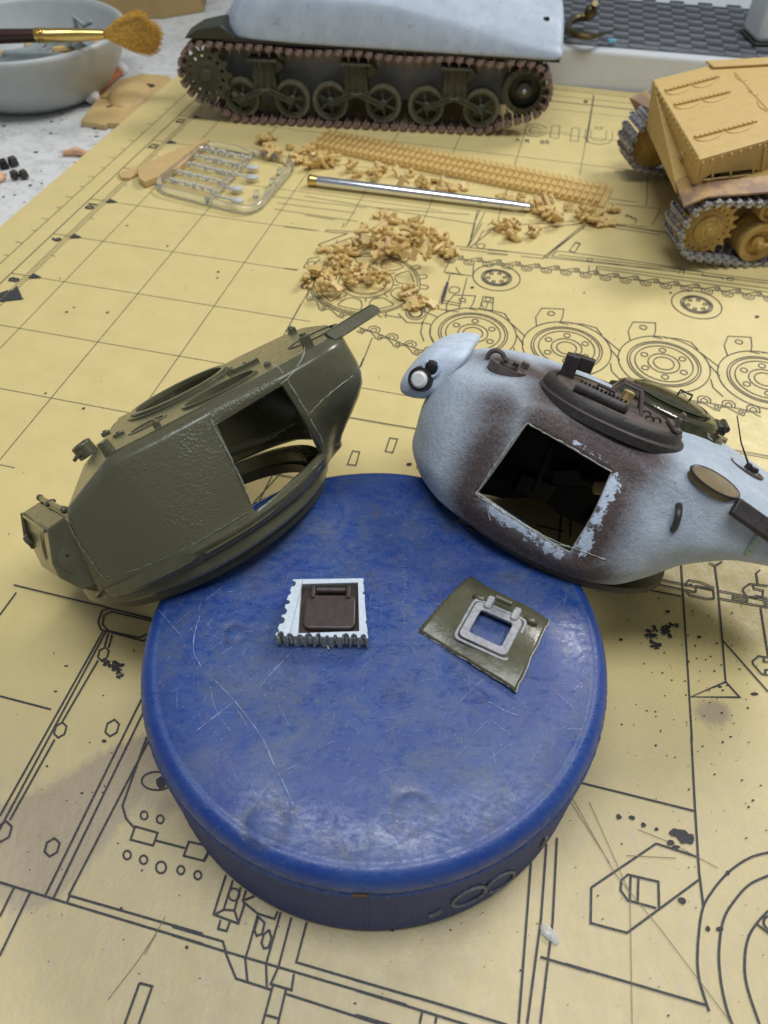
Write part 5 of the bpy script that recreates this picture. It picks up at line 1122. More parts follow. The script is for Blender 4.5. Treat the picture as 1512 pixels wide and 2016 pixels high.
b = MB(); b.sphere((idc[0], .16, idc[1]), .10, 12, 8); b.build('idler_hub', MATS['silver_dry'], hu)
for k in range(3):
    xc = (WX[2*k]+WX[2*k+1])/2+.0; w_ = (WX[2*k+1]-WX[2*k])
    b = MB(); b.T = Matrix.Translation((xc, .30, 1.72)); b.box((0, .10, .10), (.80, .6, 1.05), Matrix.Rotation(math.pi, 3, 'X'), (1.22, 1)); b.box((0, .0, .66), (1.20, .7, .09)); b.box((-.28, -.2, .1), (.06, .08, .9)); b.box((.28, -.2, .1), (.06, .08, .9)); b.box((0, -.2, .1), (.05, .08, .9)); b.box((.55, .1, .40), (.45, .4, .30), Matrix.Rotation(-.7, 3, 'Y'))
    o = b.build('bogie_bracket', MATS['wheel_olive'], hu, bevel=.02)
    b = MB()
    for sx in (-1, 1):
        b.box((xc+sx*w_*.27, .10, 1.10), (w_*.56, .14, .20), Matrix.Rotation(sx*.40, 3, 'Y')); b.box((xc+sx*w_*.22, .04, 1.26), (w_*.42, .08, .06), Matrix.Rotation(sx*.40, 3, 'Y')); b.box((xc+sx*w_*.30, .04, 1.02), (w_*.3, .06, .05), Matrix.Rotation(sx*.40, 3, 'Y'))
    b.build('suspension_arm', MATS['wheel_olive'], hu, bevel=.012)
    b = MB()
    for sx in (-.16, -.06, .06, .16): b.cyl((xc+sx, .02, 1.34), (xc+sx, .1, 1.34), .035, None, 6)
    tag(b.build('bolt_row', MATS['silver_dry'], hu), kind='stuff')
    b = MB(); b.cyl((xc+.62, .35, 2.42), (xc+.62, .85, 2.42), .17, None, 14); b.build('return_roller', MATS['wheel_olive'], hu)
b = MB(); b.box((2.4, 3.1, 1.75), (12.6, 3.9, 2.0)); b.build('lower_hull', MATS['hull_grey'], hu, bevel=.1)
# upper hull: lofted sides with a soft shoulder
def up(x, zl, zs, zr, y0=.02):
    return [(x, y0+.05, zl), (x, y0, zl+.12), (x, y0+.10, (zl+zs)/2), (x, y0+.30, zs-.18), (x, y0+.62, zs+.06), (x, y0+1.4, (zs+zr)/2+.12), (x, 3.1, zr)]
stt = [up(-3.0, 3.04, 3.5, 3.6, .9), up(-2.55, 3.04, 3.9, 4.1, .35), up(-2.0, 3.04, 4.30, 4.7, .12), up(-1.0, 3.02, 4.55, 5.2, .05), up(1.0, 2.98, 4.55, 5.4, .02), up(3.2, 2.94, 4.45, 5.2, .02), up(5.5, 2.89, 4.10, 4.85, .02), up(7.8, 2.84, 3.72, 4.45, .02), up(9.4, 2.80, 3.46, 4.15, .02), up(9.85, 2.80, 3.36, 4.05, .06), up(9.98, 2.84, 3.26, 3.95, .20)]
vs_, fs_, nr_ = loft(stt, 4, 5, mirror=False)
b = MB(); b.add(vs_, fs_)
cap = nr_[-1]; n0 = len(b.v); b.add(list(cap)+[(9.98, 3.1, 2.8)], [tuple(range(len(cap)+1))]); cap = nr_[0]; b.add(list(cap)+[(-3.0, 3.1, 3.04)], [tuple(range(len(cap)+1))])
b.add([(x, 6.2-y, z) for x, y, z in vs_], [f[::-1] for f in fs_])
o = b.build('upper_hull', MATS['hull_white'], hu, smooth=50)
b = MB(); b.box((3.45, .30, 2.93), (12.9, .5, .10), Matrix.Rotation(.019, 3, 'Y')); b.build('hull_lip', MATS['brown_dark'], hu)
b = MB(); b.add([(-4.50, .05, 3.02), (-3.9, .05, 3.34), (-3.0, .05, 3.52), (-2.45, .05, 3.12), (-2.5, .05, 3.02), (-3.5, .05, 3.02), (-4.55, 1.3, 3.02), (-3.9, 1.3, 3.36), (-3.0, 1.3, 3.55), (-2.45, 1.3, 3.14), (-2.5, 1.3, 3.02), (-3.5, 1.3, 3.02)],
              [(0, 1, 2, 3, 4, 5), (11, 10, 9, 8, 7, 6)]+[(k, (k+1) % 6, 6+(k+1) % 6, 6+k) for k in range(6)]); b.build('front_fender', MATS['olive_dark'], hu, bevel=.04)
b = MB(); p = H2(1075, 40, 1.2); b.cyl(p-Vector((0, 0, .1)), p+Vector((0, 0, .10)), .16, .12, 9); b.cyl((p.x-.85, p.y-.1, p.z-.1), (p.x-.85, p.y-.1, p.z+.05), .06, None, 8); b.cyl((p.x-1.15, p.y, p.z-.1), (p.x-1.15, p.y, p.z+.05), .06, None, 8); b.build('deck_fitting', MATS['black'], hu)

# ------------------------------------------------------------------ sand yellow vehicle on the right
YM = frame(at(1400, 531, 0), (math.cos(.13), math.sin(.13), 0))
yv = thing('tracked_vehicle', 'sand yellow model vehicle with riveted box body on steel tracks at the right edge', 'model vehicle', YM)
Yi = YM.inverted()
q = MB(); q.box((0, .60, 0), (.30, 1.16, .09)); q.box((0, .60, -.08), (.09, 1.16, .08)); q.box((0, .60, .13), (.10, .14, .24), None, (.35, .7)); q.box((.05, -.0, -.02), (.14, .12, .16)); q.box((-.03, 1.2, -.02), (.14, .12, .16)); q.box((0, .2, .07), (.22, .16, .06)); q.box((0, 1.0, .07), (.22, .16, .06))
link_b = q.mesh('track_link', MATS['track_steel'], 30)
sp = loc(YM, 1391, 450, y=.25); fsp = loc(YM, 1278, 292, z=1.25); FY = fsp.y; wh = loc(YM, 1482, 497, y=.1)
cY = [(sp.x, sp.z+.0, .80), (wh.x+.05, .78, .62), (wh.x+1.9, .78, .62), (wh.x+3.8, .78, .62), (wh.x+5.6, 1.3, .8)]
for yy, ox in ((0, 0), (FY, .45)): lay_track(yv, [(a_+ox, b_, r_) for a_, b_, r_ in cY], .06, .33, link_b, yy, sag=lambda x, z: (-.06*math.sin(x*1.3) if z > 1.8 else 0))
b = MB(); nt_ = 19; P = []
for k in range(nt_):
    a = 2*math.pi*k/nt_
    for r, da in ((.82, -.10), (.97, -.035), (.97, .035), (.82, .10)): P.append((r*math.cos(a+da), r*math.sin(a+da)))
b.T = Matrix.Translation((sp.x, .30, sp.z)) @ Matrix.Rotation(math.pi/2, 4, 'X')
b.prism(P, -.06, .04, holes=[circ(.67*math.cos(a), .67*math.sin(a), .036, 7) for a in np.arange(20)*2*math.pi/20])
b.lathe([(0, .30), (.10, .30), (.12, .24), (.24, .24), (.26, .20), (.43, .18), (.46, .10), (.58, .06), (.62, -.02), (.62, -.7)], 32)
for k in range(12): a = 2*math.pi*k/12; b.sphere((.35*math.cos(a), .35*math.sin(a), .20), .035, 8, 5)
b.build('drive_sprocket', MATS['sand_wheel'], yv, smooth=30)
b = MB(); b.lathe([(0, -.2), (.3, -.2), (.5, -.1), (.62, -.12), (.85, -.12), (.85, .0), (.6, .0)], 32, (fsp.x+.3, FY+.3, fsp.z), (0, 1, 0)); b.build('drive_sprocket', MATS['sand_wheel'], yv)
q = MB(); q.lathe([(.42, -.10), (.60, -.12), (.62, -.06), (.62, .20), (.60, .26), (.40, .2), (.40, .26), (.62, .3), (.62, .62), (.4, .62)], 36, ax=(0, 1, 0)); q.lathe([(.42, -.10), (.40, .02), (.22, .05), (.20, -.08), (.12, -.12), (.11, -.24), (0, -.26)], 28, ax=(0, 1, 0)); yw = q.mesh('road_wheel', MATS['sand_wheel'], 30)
for k in range(3):
    o = bpy.data.objects.new('road_wheel', yw); COL.objects.link(o); o.parent = yv; o.location = (wh.x+.05+1.9*k, .18, .78)
    o = bpy.data.objects.new('road_wheel', yw); COL.objects.link(o); o.parent = yv; o.location = (wh.x+.05+1.9*k, 5.9, .78)
b = MB(); b.box((wh.x+.62, -.02, .76), (1.1, .14, .12)); b.box((wh.x+.05, -.02, .78), (.2, .2, .2)); b.build('suspension_beam', MATS['sand_wheel'], yv, bevel=.03)
b = MB(); rr = loc(YM, 1512, 412, y=.3); b.lathe([(0, -.1), (.14, -.1), (.16, 0), (.24, .02), (.26, -.08), (.36, -.08), (.38, .4), (.2, .5)], 24, (rr.x+.12, .35, rr.z-.05), (0, 1, 0)); b.build('return_roller', MATS['sand_wheel'], yv)
b = MB(); b.box((5.6, (FY+1.2)/2, 1.5), (10.6, FY-1.3, 1.5)); b.build('lower_hull', MATS['sand_plastic'], yv, bevel=.05)
def Yp(px, py, z): return Yi @ Vector(at(px, py, z))
ZR = 3.35
RA, RB, RC = Yp(1285, 157, ZR), Yp(1378, 313, ZR), Yp(1512, 275, ZR); RD = Yp(1400, 128, ZR); RE = Yp(1512, 119, ZR); RC2 = RC+(RC-RB)*1.4; RE2 = RE+Vector((4, 0, 0))
ZB = 2.5
LA, LB = Yp(1272, 252, 1.95), Yp(1366, 363, ZB); LC = Yp(1512, 340, ZB+.02); LC2 = LC+(LC-LB)*1.2
N1, N2, N3 = Yp(1352, 345, 2.46), Yp(1329, 357, 2.40), Yp(1331, 381, 2.2)
th_ = .12
b = MB(); b.add([tuple(v) for v in (RA, RB, RC2, RE2, RD)]+[tuple(v-Vector((0, 0, th_))) for v in (RA, RB, RC2, RE2, RD)], [(0, 1, 2, 3, 4), (9, 8, 7, 6, 5)]+[(k, (k+1) % 5, 5+(k+1) % 5, 5+k) for k in range(5)]); b.build('roof_plate', MATS['sand_plastic'], yv, smooth=0, bevel=.025)
def plate(a_, b_, c_, d_, name, m_, t=.1, hole=None):
    ux = (b_-a_); L_ = ux.length; M = frame(a_, ux, (c_-a_)); nrm = ux.cross(c_-a_).normalized(); M = Matrix(((ux.x/L_, 0, 0, a_.x), (ux.y/L_, 0, 0, a_.y), (ux.z/L_, 0, 0, a_.z), (0, 0, 0, 1)))
    X = ux/L_; Y = (c_-a_)-X*((c_-a_).dot(X)); Y.normalize(); Zv = X.cross(Y)
    M = Matrix(((X.x, Y.x, Zv.x, a_.x), (X.y, Y.y, Zv.y, a_.y), (X.z, Y.z, Zv.z, a_.z), (0, 0, 0, 1)))
    Mi_ = M.inverted(); poly = [tuple((Mi_ @ v)[:2]) for v in (a_, b_, c_, d_)]
    b = MB(); b.T = M; b.prism(poly, 0, t, holes=(hole(Mi_),) if hole else ()); b.build(name, m_, yv, smooth=0, bevel=.015); return M, Mi_
down = Vector((0, 0, -.02))
FP = [RA+down, RB+down, LB, N1, N2, N3, LA]; off_ = Vector((.10, .02, -.02)); b = MB(); n_ = 7
b.add([tuple(v) for v in FP]+[tuple(v+off_) for v in FP], [(0, 1, 3), (1, 2, 3), (0, 3, 4), (0, 4, 6), (4, 5, 6), (10, 8, 7), (10, 9, 8), (11, 10, 7), (13, 11, 7), (13, 12, 11)]+[(k, (k+1) % 7, 7+(k+1) % 7, 7+k) for k in range(7)]); b.build('front_plate', MATS['sand_plastic'], yv, smooth=20)
def arch_hole(Mi_):
    pts = []
    for px, py in ((1382, 361), (1388, 351), (1400, 343), (1440, 338), (1484, 333), (1494, 338), (1499, 350)):
        # meet the side plane
        o_ = Yi @ Vector(CAM); d_ = Yi.to_3x3() @ Vector(ray(px, py)); nrm = (RC-RB).cross(LB-RB).normalized(); t = (RB-o_).dot(nrm)/d_.dot(nrm); pts.append(tuple((Mi_ @ (o_+d_*t))[:2]))
    return pts

b = MB(); mid = (LB+LC)/2; o_ = Yi @ Vector(CAM); nrm = (RC-RB).cross(LB-RB).normalized()
def onside(px, py, off=.0):
    d_ = Yi.to_3x3() @ Vector(ray(px, py)); t = (RB-o_).dot(nrm)/d_.dot(nrm); p = o_+d_*t; return p-nrm*off*(1 if nrm.dot(d_) > 0 else -1)
b.add([tuple(onside(x, y, -.5)) for x, y in ((1392, 332), (1512, 305), (1530, 372), (1392, 372))], [(0, 1, 2, 3)]); b.build('inner_shade_sheet', MATS['black'], yv, smooth=0)  # black sheet painted in for the shade behind the opening
b = MB(); b.tube([onside(1385, 353, .03), onside(1494, 341, .03)], .03, 6)
for x0, y0, x1, y1 in ((1402, 343, 1398, 361), (1438, 338, 1433, 361), (1482, 333, 1477, 356)): b.tube([onside(x0, y0, .03), onside(x1, y1, .03)], .03, 6)
b.build('guard_bars', MATS['tan_part'], yv)
SP_ = [(1378, 314), (1560, 264), (1560, 346), (1498, 350), (1494, 338), (1484, 333), (1440, 338), (1400, 343), (1388, 351), (1382, 362), (1366, 364)]
P_ = [onside(x, y) for x, y in SP_]; X_ = (P_[1]-P_[0]).normalized(); Zn = (P_[1]-P_[0]).cross(P_[-1]-P_[0]).normalized(); Yn = Zn.cross(X_); Mx = Matrix(((X_.x, Yn.x, Zn.x, P_[0].x), (X_.y, Yn.y, Zn.y, P_[0].y), (X_.z, Yn.z, Zn.z, P_[0].z), (0, 0, 0, 1)))
pl2 = [tuple((Mx.inverted() @ p)[:2]) for p in P_]; far_ = -1 if (Mx.to_3x3() @ Vector((0, 0, 1))).dot(Yi @ Vector(CAM)-P_[0]) > 0 else 1
b = MB(); b.T = Mx; b.prism(pl2, .0, far_*.09); b.build('side_plate', MATS['sand_plastic'], yv, smooth=0, bevel=.012)
# rivets along the plate edges
q = MB(); q.sphere((0, 0, 0), .055, 8, 5); rv = q.mesh('rivet', MATS['sand_plastic'], 60)
def rivet(p): o = bpy.data.objects.new('rivet', rv); COL.objects.link(o); o.parent = yv; o.location = p
for k in range(11): rivet(onside(1383+k*18.5, 320-k*5.6, .01))
for k in range(3): rivet(onside(1381-k*1.6, 330+k*6.5, .01))
for k in range(8): rivet(onside(1505-k*.8, 287+k*6.5, .01))
fn = (RA-RB).cross(LB-RB).normalized()
def onfront(px, py, off=.0):
    d_ = Yi.to_3x3() @ Vector(ray(px, py)); t = (RB-o_).dot(fn)/d_.dot(fn); p = o_+d_*t; return p-fn*off*(1 if fn.dot(d_) > 0 else -1)
for k in range(15): t = (k+.5)/15; rivet(onfront(1288+(1376-1288)*t, 166+(318-166)*t, .01))
for k in range(13): t = (k+.5)/13; rivet(onfront(1286+(1366-1286)*t, 180+(326-180)*t, .01))
for k in range(5): rivet(onfront(1372-k*1.5, 325+k*8, .01))
b = MB()
for (x, y) in [(1313, 258), (1318, 264), (1322, 268), (1325, 276), (1329, 282), (1306, 284), (1310, 290), (1314, 297), (1318, 304), (1322, 311), (1346, 302), (1344, 309), (1349, 305)]: p = onfront(x, y, .03); b.box(p, (.10, .22, .07), Matrix.Rotation(.4, 3, 'X'))
b.build('moulded_ridges', MATS['sand_plastic'], yv, bevel=.02)
# raised strips on the roof
def roofp(px, py, h=.02): return Yp(px, py, ZR)+Vector((0, 0, h))
for (a_, c_) in (((1310, 180), (1416, 152)), ((1328, 208), (1438, 182)), ((1368, 272), (1490, 240))):
    b = MB(); n_ = 13
    for k in range(n_):
        t0, t1 = k/n_, (k+.75)/n_; p = roofp(a_[0]+(c_[0]-a_[0])*(t0+t1)/2, a_[1]+(c_[1]-a_[1])*(t0+t1)/2, .03); dd = (roofp(*c_)-roofp(*a_)); ang_ = math.atan2(dd.y, dd.x); b.box(p, (dd.length/n_*.78, .11, .08), Matrix.Rotation(ang_, 3, 'Z'))
    for h_ in (0, .5):
        P = []
        for t in np.linspace(0, 1, 9):
            u = h_+.46*t; x = a_[0]+(c_[0]-a_[0])*u; y = a_[1]+(c_[1]-a_[1])*u+9*math.sin(math.pi*t)**.5+2; P.append(roofp(x, y, .01))
        b.tube(P, .026, 5)
    b.build('tool_clamp_strip', MATS['sand_plastic'], yv)
for P in ([(1446, 142), (1512, 218)], [(1446, 142), (1450, 155), (1460, 160), (1470, 158)], [(1470, 168), (1475, 180), (1486, 189), (1494, 186)], [(1490, 200), (1496, 212), (1510, 220)]):
    b = MB(); b.tube([roofp(x, y, .01) for x, y in P], .018, 5); b.build('roof_seam', MATS['sand_plastic'], yv)
b = MB(); r1, r2 = roofp(1402, 137, .04), roofp(1560, 128, .04); b.box((r1+r2)/2+Vector((0, .3, .02)), ((r2-r1).length, .6, .08), Matrix.Rotation(math.atan2((r2-r1).y, (r2-r1).x), 3, 'Z')); b.build('rear_step', MATS['sand_plastic'], yv, bevel=.03)
# fenders
def fz(px, py, z): return Yp(px, py, z)
F1 = [fz(1330, 357, 2.42), fz(1352, 343, 2.44), fz(1368, 362, 2.46), fz(1470, 350, 2.48), fz(1540, 343, 2.48), fz(1540, 375, 2.44), fz(1392, 387, 2.40), fz(1347, 405, 2.2)]
b = MB(); b.add([tuple(p) for p in F1]+[tuple(p-Vector((0, 0, .06))) for p in F1], [(0, 1, 2, 7), (2, 6, 7), (2, 3, 5, 6), (3, 4, 5), (15, 10, 9, 8), (15, 14, 10), (14, 13, 11, 10), (13, 12, 11)]+[(k, (k+1) % 8, 8+(k+1) % 8, 8+k) for k in range(8)]); b.build('fender', MATS['fender_brown'], yv, smooth=50)
b = MB(); F2 = [fz(1240, 192, 2.2), fz(1276, 176, 2.3), fz(1281, 216, 2.3), fz(1257, 224, 1.9)]; b.add([tuple(p) for p in F2]+[tuple(p-Vector((0, 0, .06))) for p in F2], [(0, 1, 2, 3), (7, 6, 5, 4)]+[(k, (k+1) % 4, 4+(k+1) % 4, 4+k) for k in range(4)]); b.build('fender', MATS['fender_brown'], yv, smooth=0)
b = MB(); b.box((RA.x+2.3, (RA.y+RB.y)/2+.9, 2.2), (3.0, 2.6, .4)); b.build('deck', MATS['sand_plastic'], yv, bevel=.05)

# ------------------------------------------------------------------ tan track links: moulded strip, loose piles
sA, sB_ = Vector(at(612, 290)), Vector(at(1190, 408)); stm = frame((sA.x, sA.y, .0), (sB_-sA)); sl = (sB_-sA).length
st = thing('track_link_strip', 'long tan plastic strip of track links lying parallel behind the metal barrel', 'track strip', stm)
q = MB(); q.box((0, 0, .10), (.215, .40, .16), None, (.7, .9)); q.box((.0, -.22, .12), (.12, .10, .24), None, (.7, .7)); q.box((0, .22, .10), (.14, .08, .18)); lk = q.mesh('track_link', MATS['tan_link'], 30)
nn_ = int(sl/.245)
for k in range(nn_):
    for r in range(3):
        o = bpy.data.objects.new('track_link', lk); COL.objects.link(o); o.parent = st; o.location = (.12+k*.245, .12+r*.52, random.uniform(0, .02))
b = MB(); b.box((sl/2, .64, .05), (sl, 1.5, .06)); b.build('strip_backing', MATS['tan_link'], st)
q = MB(); q.prism([(-.20, -.06), (-.13, -.13), (-.06, -.09), (.06, -.09), (.13, -.14), (.21, -.05), (.16, .0), (.21, .06), (.12, .14), (.05, .09), (-.06, .09), (-.14, .13), (-.21, .05), (-.15, 0)], -.035, .035)
lk_flat = q.mesh('loose_track_link', MATS['tan_link'], 30)
q = MB(); q.box((0, 0, 0), (.22, .16, .10)); q.cyl((-.10, -.20, 0), (-.10, .20, 0), .065, None, 10); q.cyl((.10, -.16, 0), (.10, .16, 0), .065, None, 10); q.box((0, 0, .10), (.09, .09, .16)); q.sphere((-.10, -.20, 0), .075, 8, 6); q.sphere((-.10, .20, 0), .075, 8, 6)
lk_pin = q.mesh('loose_track_link', MATS['tan_link'], 30)
q = MB(); q.tube([(-.15, 0, 0), (-.05, .07, 0), (.08, .06, 0), (.14, -.06, .02)], .065, 8); q.sphere((-.15, 0, 0), .085, 8, 6); q.sphere((.14, -.06, .02), .085, 8, 6); q.box((.0, .02, .09), (.09, .08, .12)); q.box((.02, -.12, 0), (.08, .16, .07))
lk_con = q.mesh('loose_track_link', MATS['tan_link'], 30)
KN = [lk_flat, lk_flat, lk_pin, lk_con]
def scatter(poly_px, n, hmax, lab, grp, sc_=(1.0, 1.25)):
    xs = [p[0] for p in poly_px]; ys = [p[1] for p in poly_px]; k = 0; g_ = 0
    cx, cy = sum(xs)/len(xs), sum(ys)/len(ys)
    while k < n and g_ < 5000:
        g_ += 1; x, y = random.uniform(min(xs), max(xs)), random.uniform(min(ys), max(ys))
        if not inpoly((x, y), poly_px): continue
        z = .07+random.random()**2*hmax; p = at(x, y, z)
        o = bpy.data.objects.new('loose_track_link', random.choice(KN)); COL.objects.link(o); s_ = random.uniform(*sc_); o.location = p; o.scale = (s_,)*3
        o.rotation_euler = (random.gauss(0, .45) if z > .12 else random.choice((0, .2, -.2)), random.gauss(0, .5), random.uniform(0, 6.28)); tag(o, lab, 'track link', grp); k += 1
scatter([(505, 275), (525, 268), (600, 290), (640, 300), (900, 362), (1130, 400), (1215, 412), (1228, 432), (1200, 440), (1120, 435), (1040, 420), (1030, 398), (870, 375), (740, 352), (650, 335), (600, 322), (540, 312), (508, 295)], 104, .28, 'loose tan track link in the row between the link strip and the metal barrel', 'loose links beside the strip')
scatter([(705, 440), (745, 418), (800, 428), (850, 440), (900, 465), (895, 490), (880, 515), (850, 505), (790, 505), (745, 480), (715, 460)], 46, .62, 'loose tan track link in the tallest pile, in front of the metal barrel', 'loose links in the tall pile')
scatter([(600, 540), (640, 480), (700, 470), (790, 490), (800, 505), (700, 500), (765, 545), (755, 580), (700, 560), (640, 568), (605, 560)], 46, .42, 'loose tan track link in the pile on the printed sprocket wheel', 'loose links on the printed sprocket')
scatter([(785, 565), (800, 560), (830, 575), (858, 578), (860, 598), (825, 605), (795, 600)], 9, .15, 'loose tan track link in the small heap nearest the turrets', 'loose links in the near heap')
scatter([(978, 440), (1010, 428), (1030, 440), (1058, 448), (1060, 465), (1010, 470), (990, 455)], 10, .18, 'loose tan track link in the small heap below the barrel tip', 'loose links below the barrel tip')

# ------------------------------------------------------------------ metal barrel
b0, b1 = Vector(at(607, 354, .22)), Vector(at(1043, 408, .20)); BM = frame(b0, b1-b0); LB_ = (b1-b0).length
gb = thing('gun_barrel', 'turned aluminium gun barrel with a brass end lying on the mat', 'gun barrel', BM)
b = MB(); b.lathe([(.0, .30), (.16, .30), (.165, .40), (.175, .6), (.165, LB_*.55), (.15, LB_*.93), (.135, LB_*.95), (.125, LB_), (.09, LB_), (.085, LB_-.3), (0, LB_-.3)], 32, ax=(1, 0, 0)); b.build('barrel_tube', MATS['aluminium'], gb, smooth=40)
b = MB(); b.lathe([(0, 0), (.17, 0), (.195, .03), (.195, .16), (.18, .18), (.18, .34), (0, .34)], 32, ax=(1, 0, 0)); b.build('brass_end', MATS['brass'], gb, smooth=40)

# ------------------------------------------------------------------ clear sprue
c4 = [Vector(at(*p, .1)) for p in ((300, 372), (408, 285), (583, 322), (497, 422))]
cs = thing('clear_sprue', 'clear plastic sprue frame with rounded corners carrying small clear parts', 'sprue', c4[0])
def rpath(P, r=.45):
    out = []; n = len(P)
    for i in range(n):
        p = P[i]; a_ = (P[i-1]-p).normalized(); c_ = (P[(i+1) % n]-p).normalized()
        for t in np.linspace(0, 1, 6): out.append(p+a_*r*(1-t)**2+c_*r*t**2)
    return out
def csb(b, n, m_='clear'): return b.build(n, MATS[m_], cs, world=True, smooth=60)
b = MB(); b.tube([p+Vector((0, 0, .06)) for p in rpath(c4, .75)], .145, 12, closed=True, flat=(1, 1)); csb(b, 'sprue_frame')
def lerp4(u, v): return (c4[0]*(1-u)+c4[3]*u)*(1-v)+(c4[1]*(1-u)+c4[2]*u)*v+Vector((0, 0, .06))
b = MB(); b.tube([lerp4(.56, .02), lerp4(.54, .98)], .10, 10); csb(b, 'cross_runner')
for k in range(5):
    v = .16+.17*k; b = MB(); b.tube([lerp4(.03, v), lerp4(.56, v)], .055, 8); csb(b, 'side_runner')
    for q_ in range(11):
        u = .08+.043*q_; c_ = lerp4(u, v+.02)+Vector((random.uniform(-.04, .04), random.uniform(-.04, .04), .05)); b = MB(); b.box(c_, (.12, .13, random.uniform(.08, .2)), Matrix.Rotation(random.uniform(0, 3), 3, 'Z')); b.build('clear_lens', MATS['clear_frost'], cs, world=True, bevel=.02)
for u, v in ((.70, .30), (.74, .55), (.80, .12), (.66, .72)):
    b = MB(); c_ = lerp4(u, v); b.sphere(c_+Vector((0, 0, .03)), .22, 14, 8, (1.2, .8, .35)); b.tube([lerp4(.55, v), c_], .05, 6); csb(b, 'clear_dome', 'clear_frost')
for u, v in ((.9, .3), (.95, .55), (.93, .75)): b = MB(); b.box(lerp4(u, v), (.2, .3, .16)); csb(b, 'sprue_gate')

# ------------------------------------------------------------------ tan kit parts
o3 = (0, 160)
pp_ = [at(o3[0]+x/3.78, o3[1]+y/3.78, .25) for x, y in ((1030, 720), (1075, 750), (1330, 640), (1500, 480), (1560, 430), (1500, 420), (1430, 480), (1330, 500), (1020, 640))]
b = MB(); b.prism([(p[0], p[1]) for p in pp_], .03, .27); o = b.build('tan_kit_part', MATS['tan_part'], bevel=.03)
tag(o, 'long narrow tan plastic part lying beside the clear sprue', 'kit part')
pp_ = [at(o3[0]+x/3.78, o3[1]+y/3.78, .08) for x, y in ((880, 690), (905, 722), (960, 722), (1030, 690), (1060, 660), (1010, 640))]
b = MB(); b.prism([(p[0], p[1]) for p in pp_], .02, .10); t_ = b.build('tab', MATS['tan_part'], o)
kp = [at(x/2.908, y/2.908, -.05) for x, y in ((460, 690), (600, 712), (613, 698), (690, 705), (845, 595), (990, 455), (965, 432), (810, 418), (690, 455), (560, 555))]
kc = Vector((sum(p[0] for p in kp)/10, sum(p[1] for p in kp)/10, DZ)); kt = thing('tan_kit_part', 'flat tan plastic part with a raised bulge lying on the desk beside the bowl', 'kit part', kc)
b = MB(); b.prism([(p[0]-kc.x, p[1]-kc.y) for p in kp], .02, .24); b.build('plate', MATS['tan_part'], kt, bevel=.03)
p = at(740/2.908, 535/2.908, 0); b = MB(); b.sphere((p[0]-kc.x, p[1]-kc.y, .16), .95, 24, 12, (1, 1.5, .42)); b.build('bulge', MATS['tan_part'], kt)
p = at(628/2.908, 607/2.908, -.05); b = MB(); b.box((p[0]-kc.x, p[1]-kc.y, .245), (.30, .14, .012), Matrix.Rotation(.8, 3, 'Z')); b.build('slot', MATS['brown_dark'], kt)
q0, q1 = Vector(at(555/2.908, 555/2.908, -.05)), Vector(at(800/2.908, 590/2.908, -.05)); b = MB(); b.tube([q0-kc+Vector((0, 0, .0)), q1-kc+Vector((0, 0, .0))], .02, 6); b.build('panel_line', MATS['brown_dark'], kt)
p = at(835/2.908, 490/2.908, -.05); b = MB(); b.sphere((p[0]-kc.x, p[1]-kc.y, .22), .32, 16, 8, (1.6, 1.0, .12)); b.build('opening', MATS['brown_dark'], kt)

# ------------------------------------------------------------------ bowl with scraps, brush, swab
BC = Vector((-15.9, 36.0, DZ)); RB_ = 4.45
bw = thing('plastic_bowl', 'light grey plastic bowl of kit scraps at the top left corner', 'bowl', BC)
b = MB(); b.lathe([(0, .02), (2.7, .02), (2.85, .06), (3.3, .4), (3.85, 1.1), (4.25, 1.9), (4.40, 2.35), (4.40, 2.48), (4.30, 2.55), (4.15, 2.50), (4.06, 2.30), (3.75, 1.5), (3.2, .75), (2.6, .35), (0, .30)], 72); b.build('bowl_shell', MATS['bowl_plastic'], bw, smooth=60)
k = 0
for nm, m_, lab, grp, n_, zz in (('sprue_scrap', 'tan_part', 'tan sprue offcut among the scraps in the bowl', 'tan offcuts in the bowl', 16, 1.25), ('sprue_scrap', 'sprue_grey', 'blue-grey sprue offcut among the scraps in the bowl', 'grey offcuts in the bowl', 8, 1.45)):
    for q_ in range(n_):
        a = random.uniform(-1.9, .4); r = random.uniform(.8, 3.2); x, y = BC.x+r*math.cos(a)*1.0, BC.y+r*math.sin(a); L_ = random.uniform(.5, 1.1); an = random.gauss(.2, .7); b = MB()
        b.tube([(-L_, 0, -.05), (-L_*.3, .12, .05), (L_*.4, -.10, .0), (L_, .05, .1)], .17 if m_ == 'tan_part' else .22, 8); o = b.build(nm, MATS[m_]); o.location = (x, y, zz+random.uniform(-.2, .35)); o.rotation_euler = (0, random.gauss(0, .15), an); tag(o, lab, 'scrap', grp)
p = Vector(at(28, 96, 2.0)); b = MB(); b.box((0, 0, 0), (2.5, 1.0, .5)); o = b.build('grey_plate_scrap', MATS['sprue_grey'], bevel=.1); o.location = (-14.6, 33.4, 1.65); o.rotation_euler = (.3, .05, .05); tag(o, 'flat blue-grey scrap piece in the bowl under the paint brush', 'scrap')
b = MB(); b.box((0, 0, 0), (2.6, .5, .35)); b.tube([(1.2, 0, .2), (1.2, 0, .7), (1.5, 0, .35), (1.9, 0, .5)], .13, 6); o = b.build('grey_clip_scrap', MATS['sprue_grey'], bevel=.05); o.location = (-14.9, 36.6, 1.7); o.rotation_euler = (0, 0, .15); tag(o, 'blue-grey scrap with a small hook, far side of the bowl', 'scrap')
r0, r1, r2, r3 = (Vector(at(*p_)) for p_ in ((-60, 73, 2.75), (70, 70, 2.75), (206, 68, 2.75), (232, 66, 2.75)))
br_ = thing('paint_brush', 'fan paint brush with dark handle and gold ferrule resting across the bowl', 'brush', r1)
ax_ = (r2-r0).normalized()
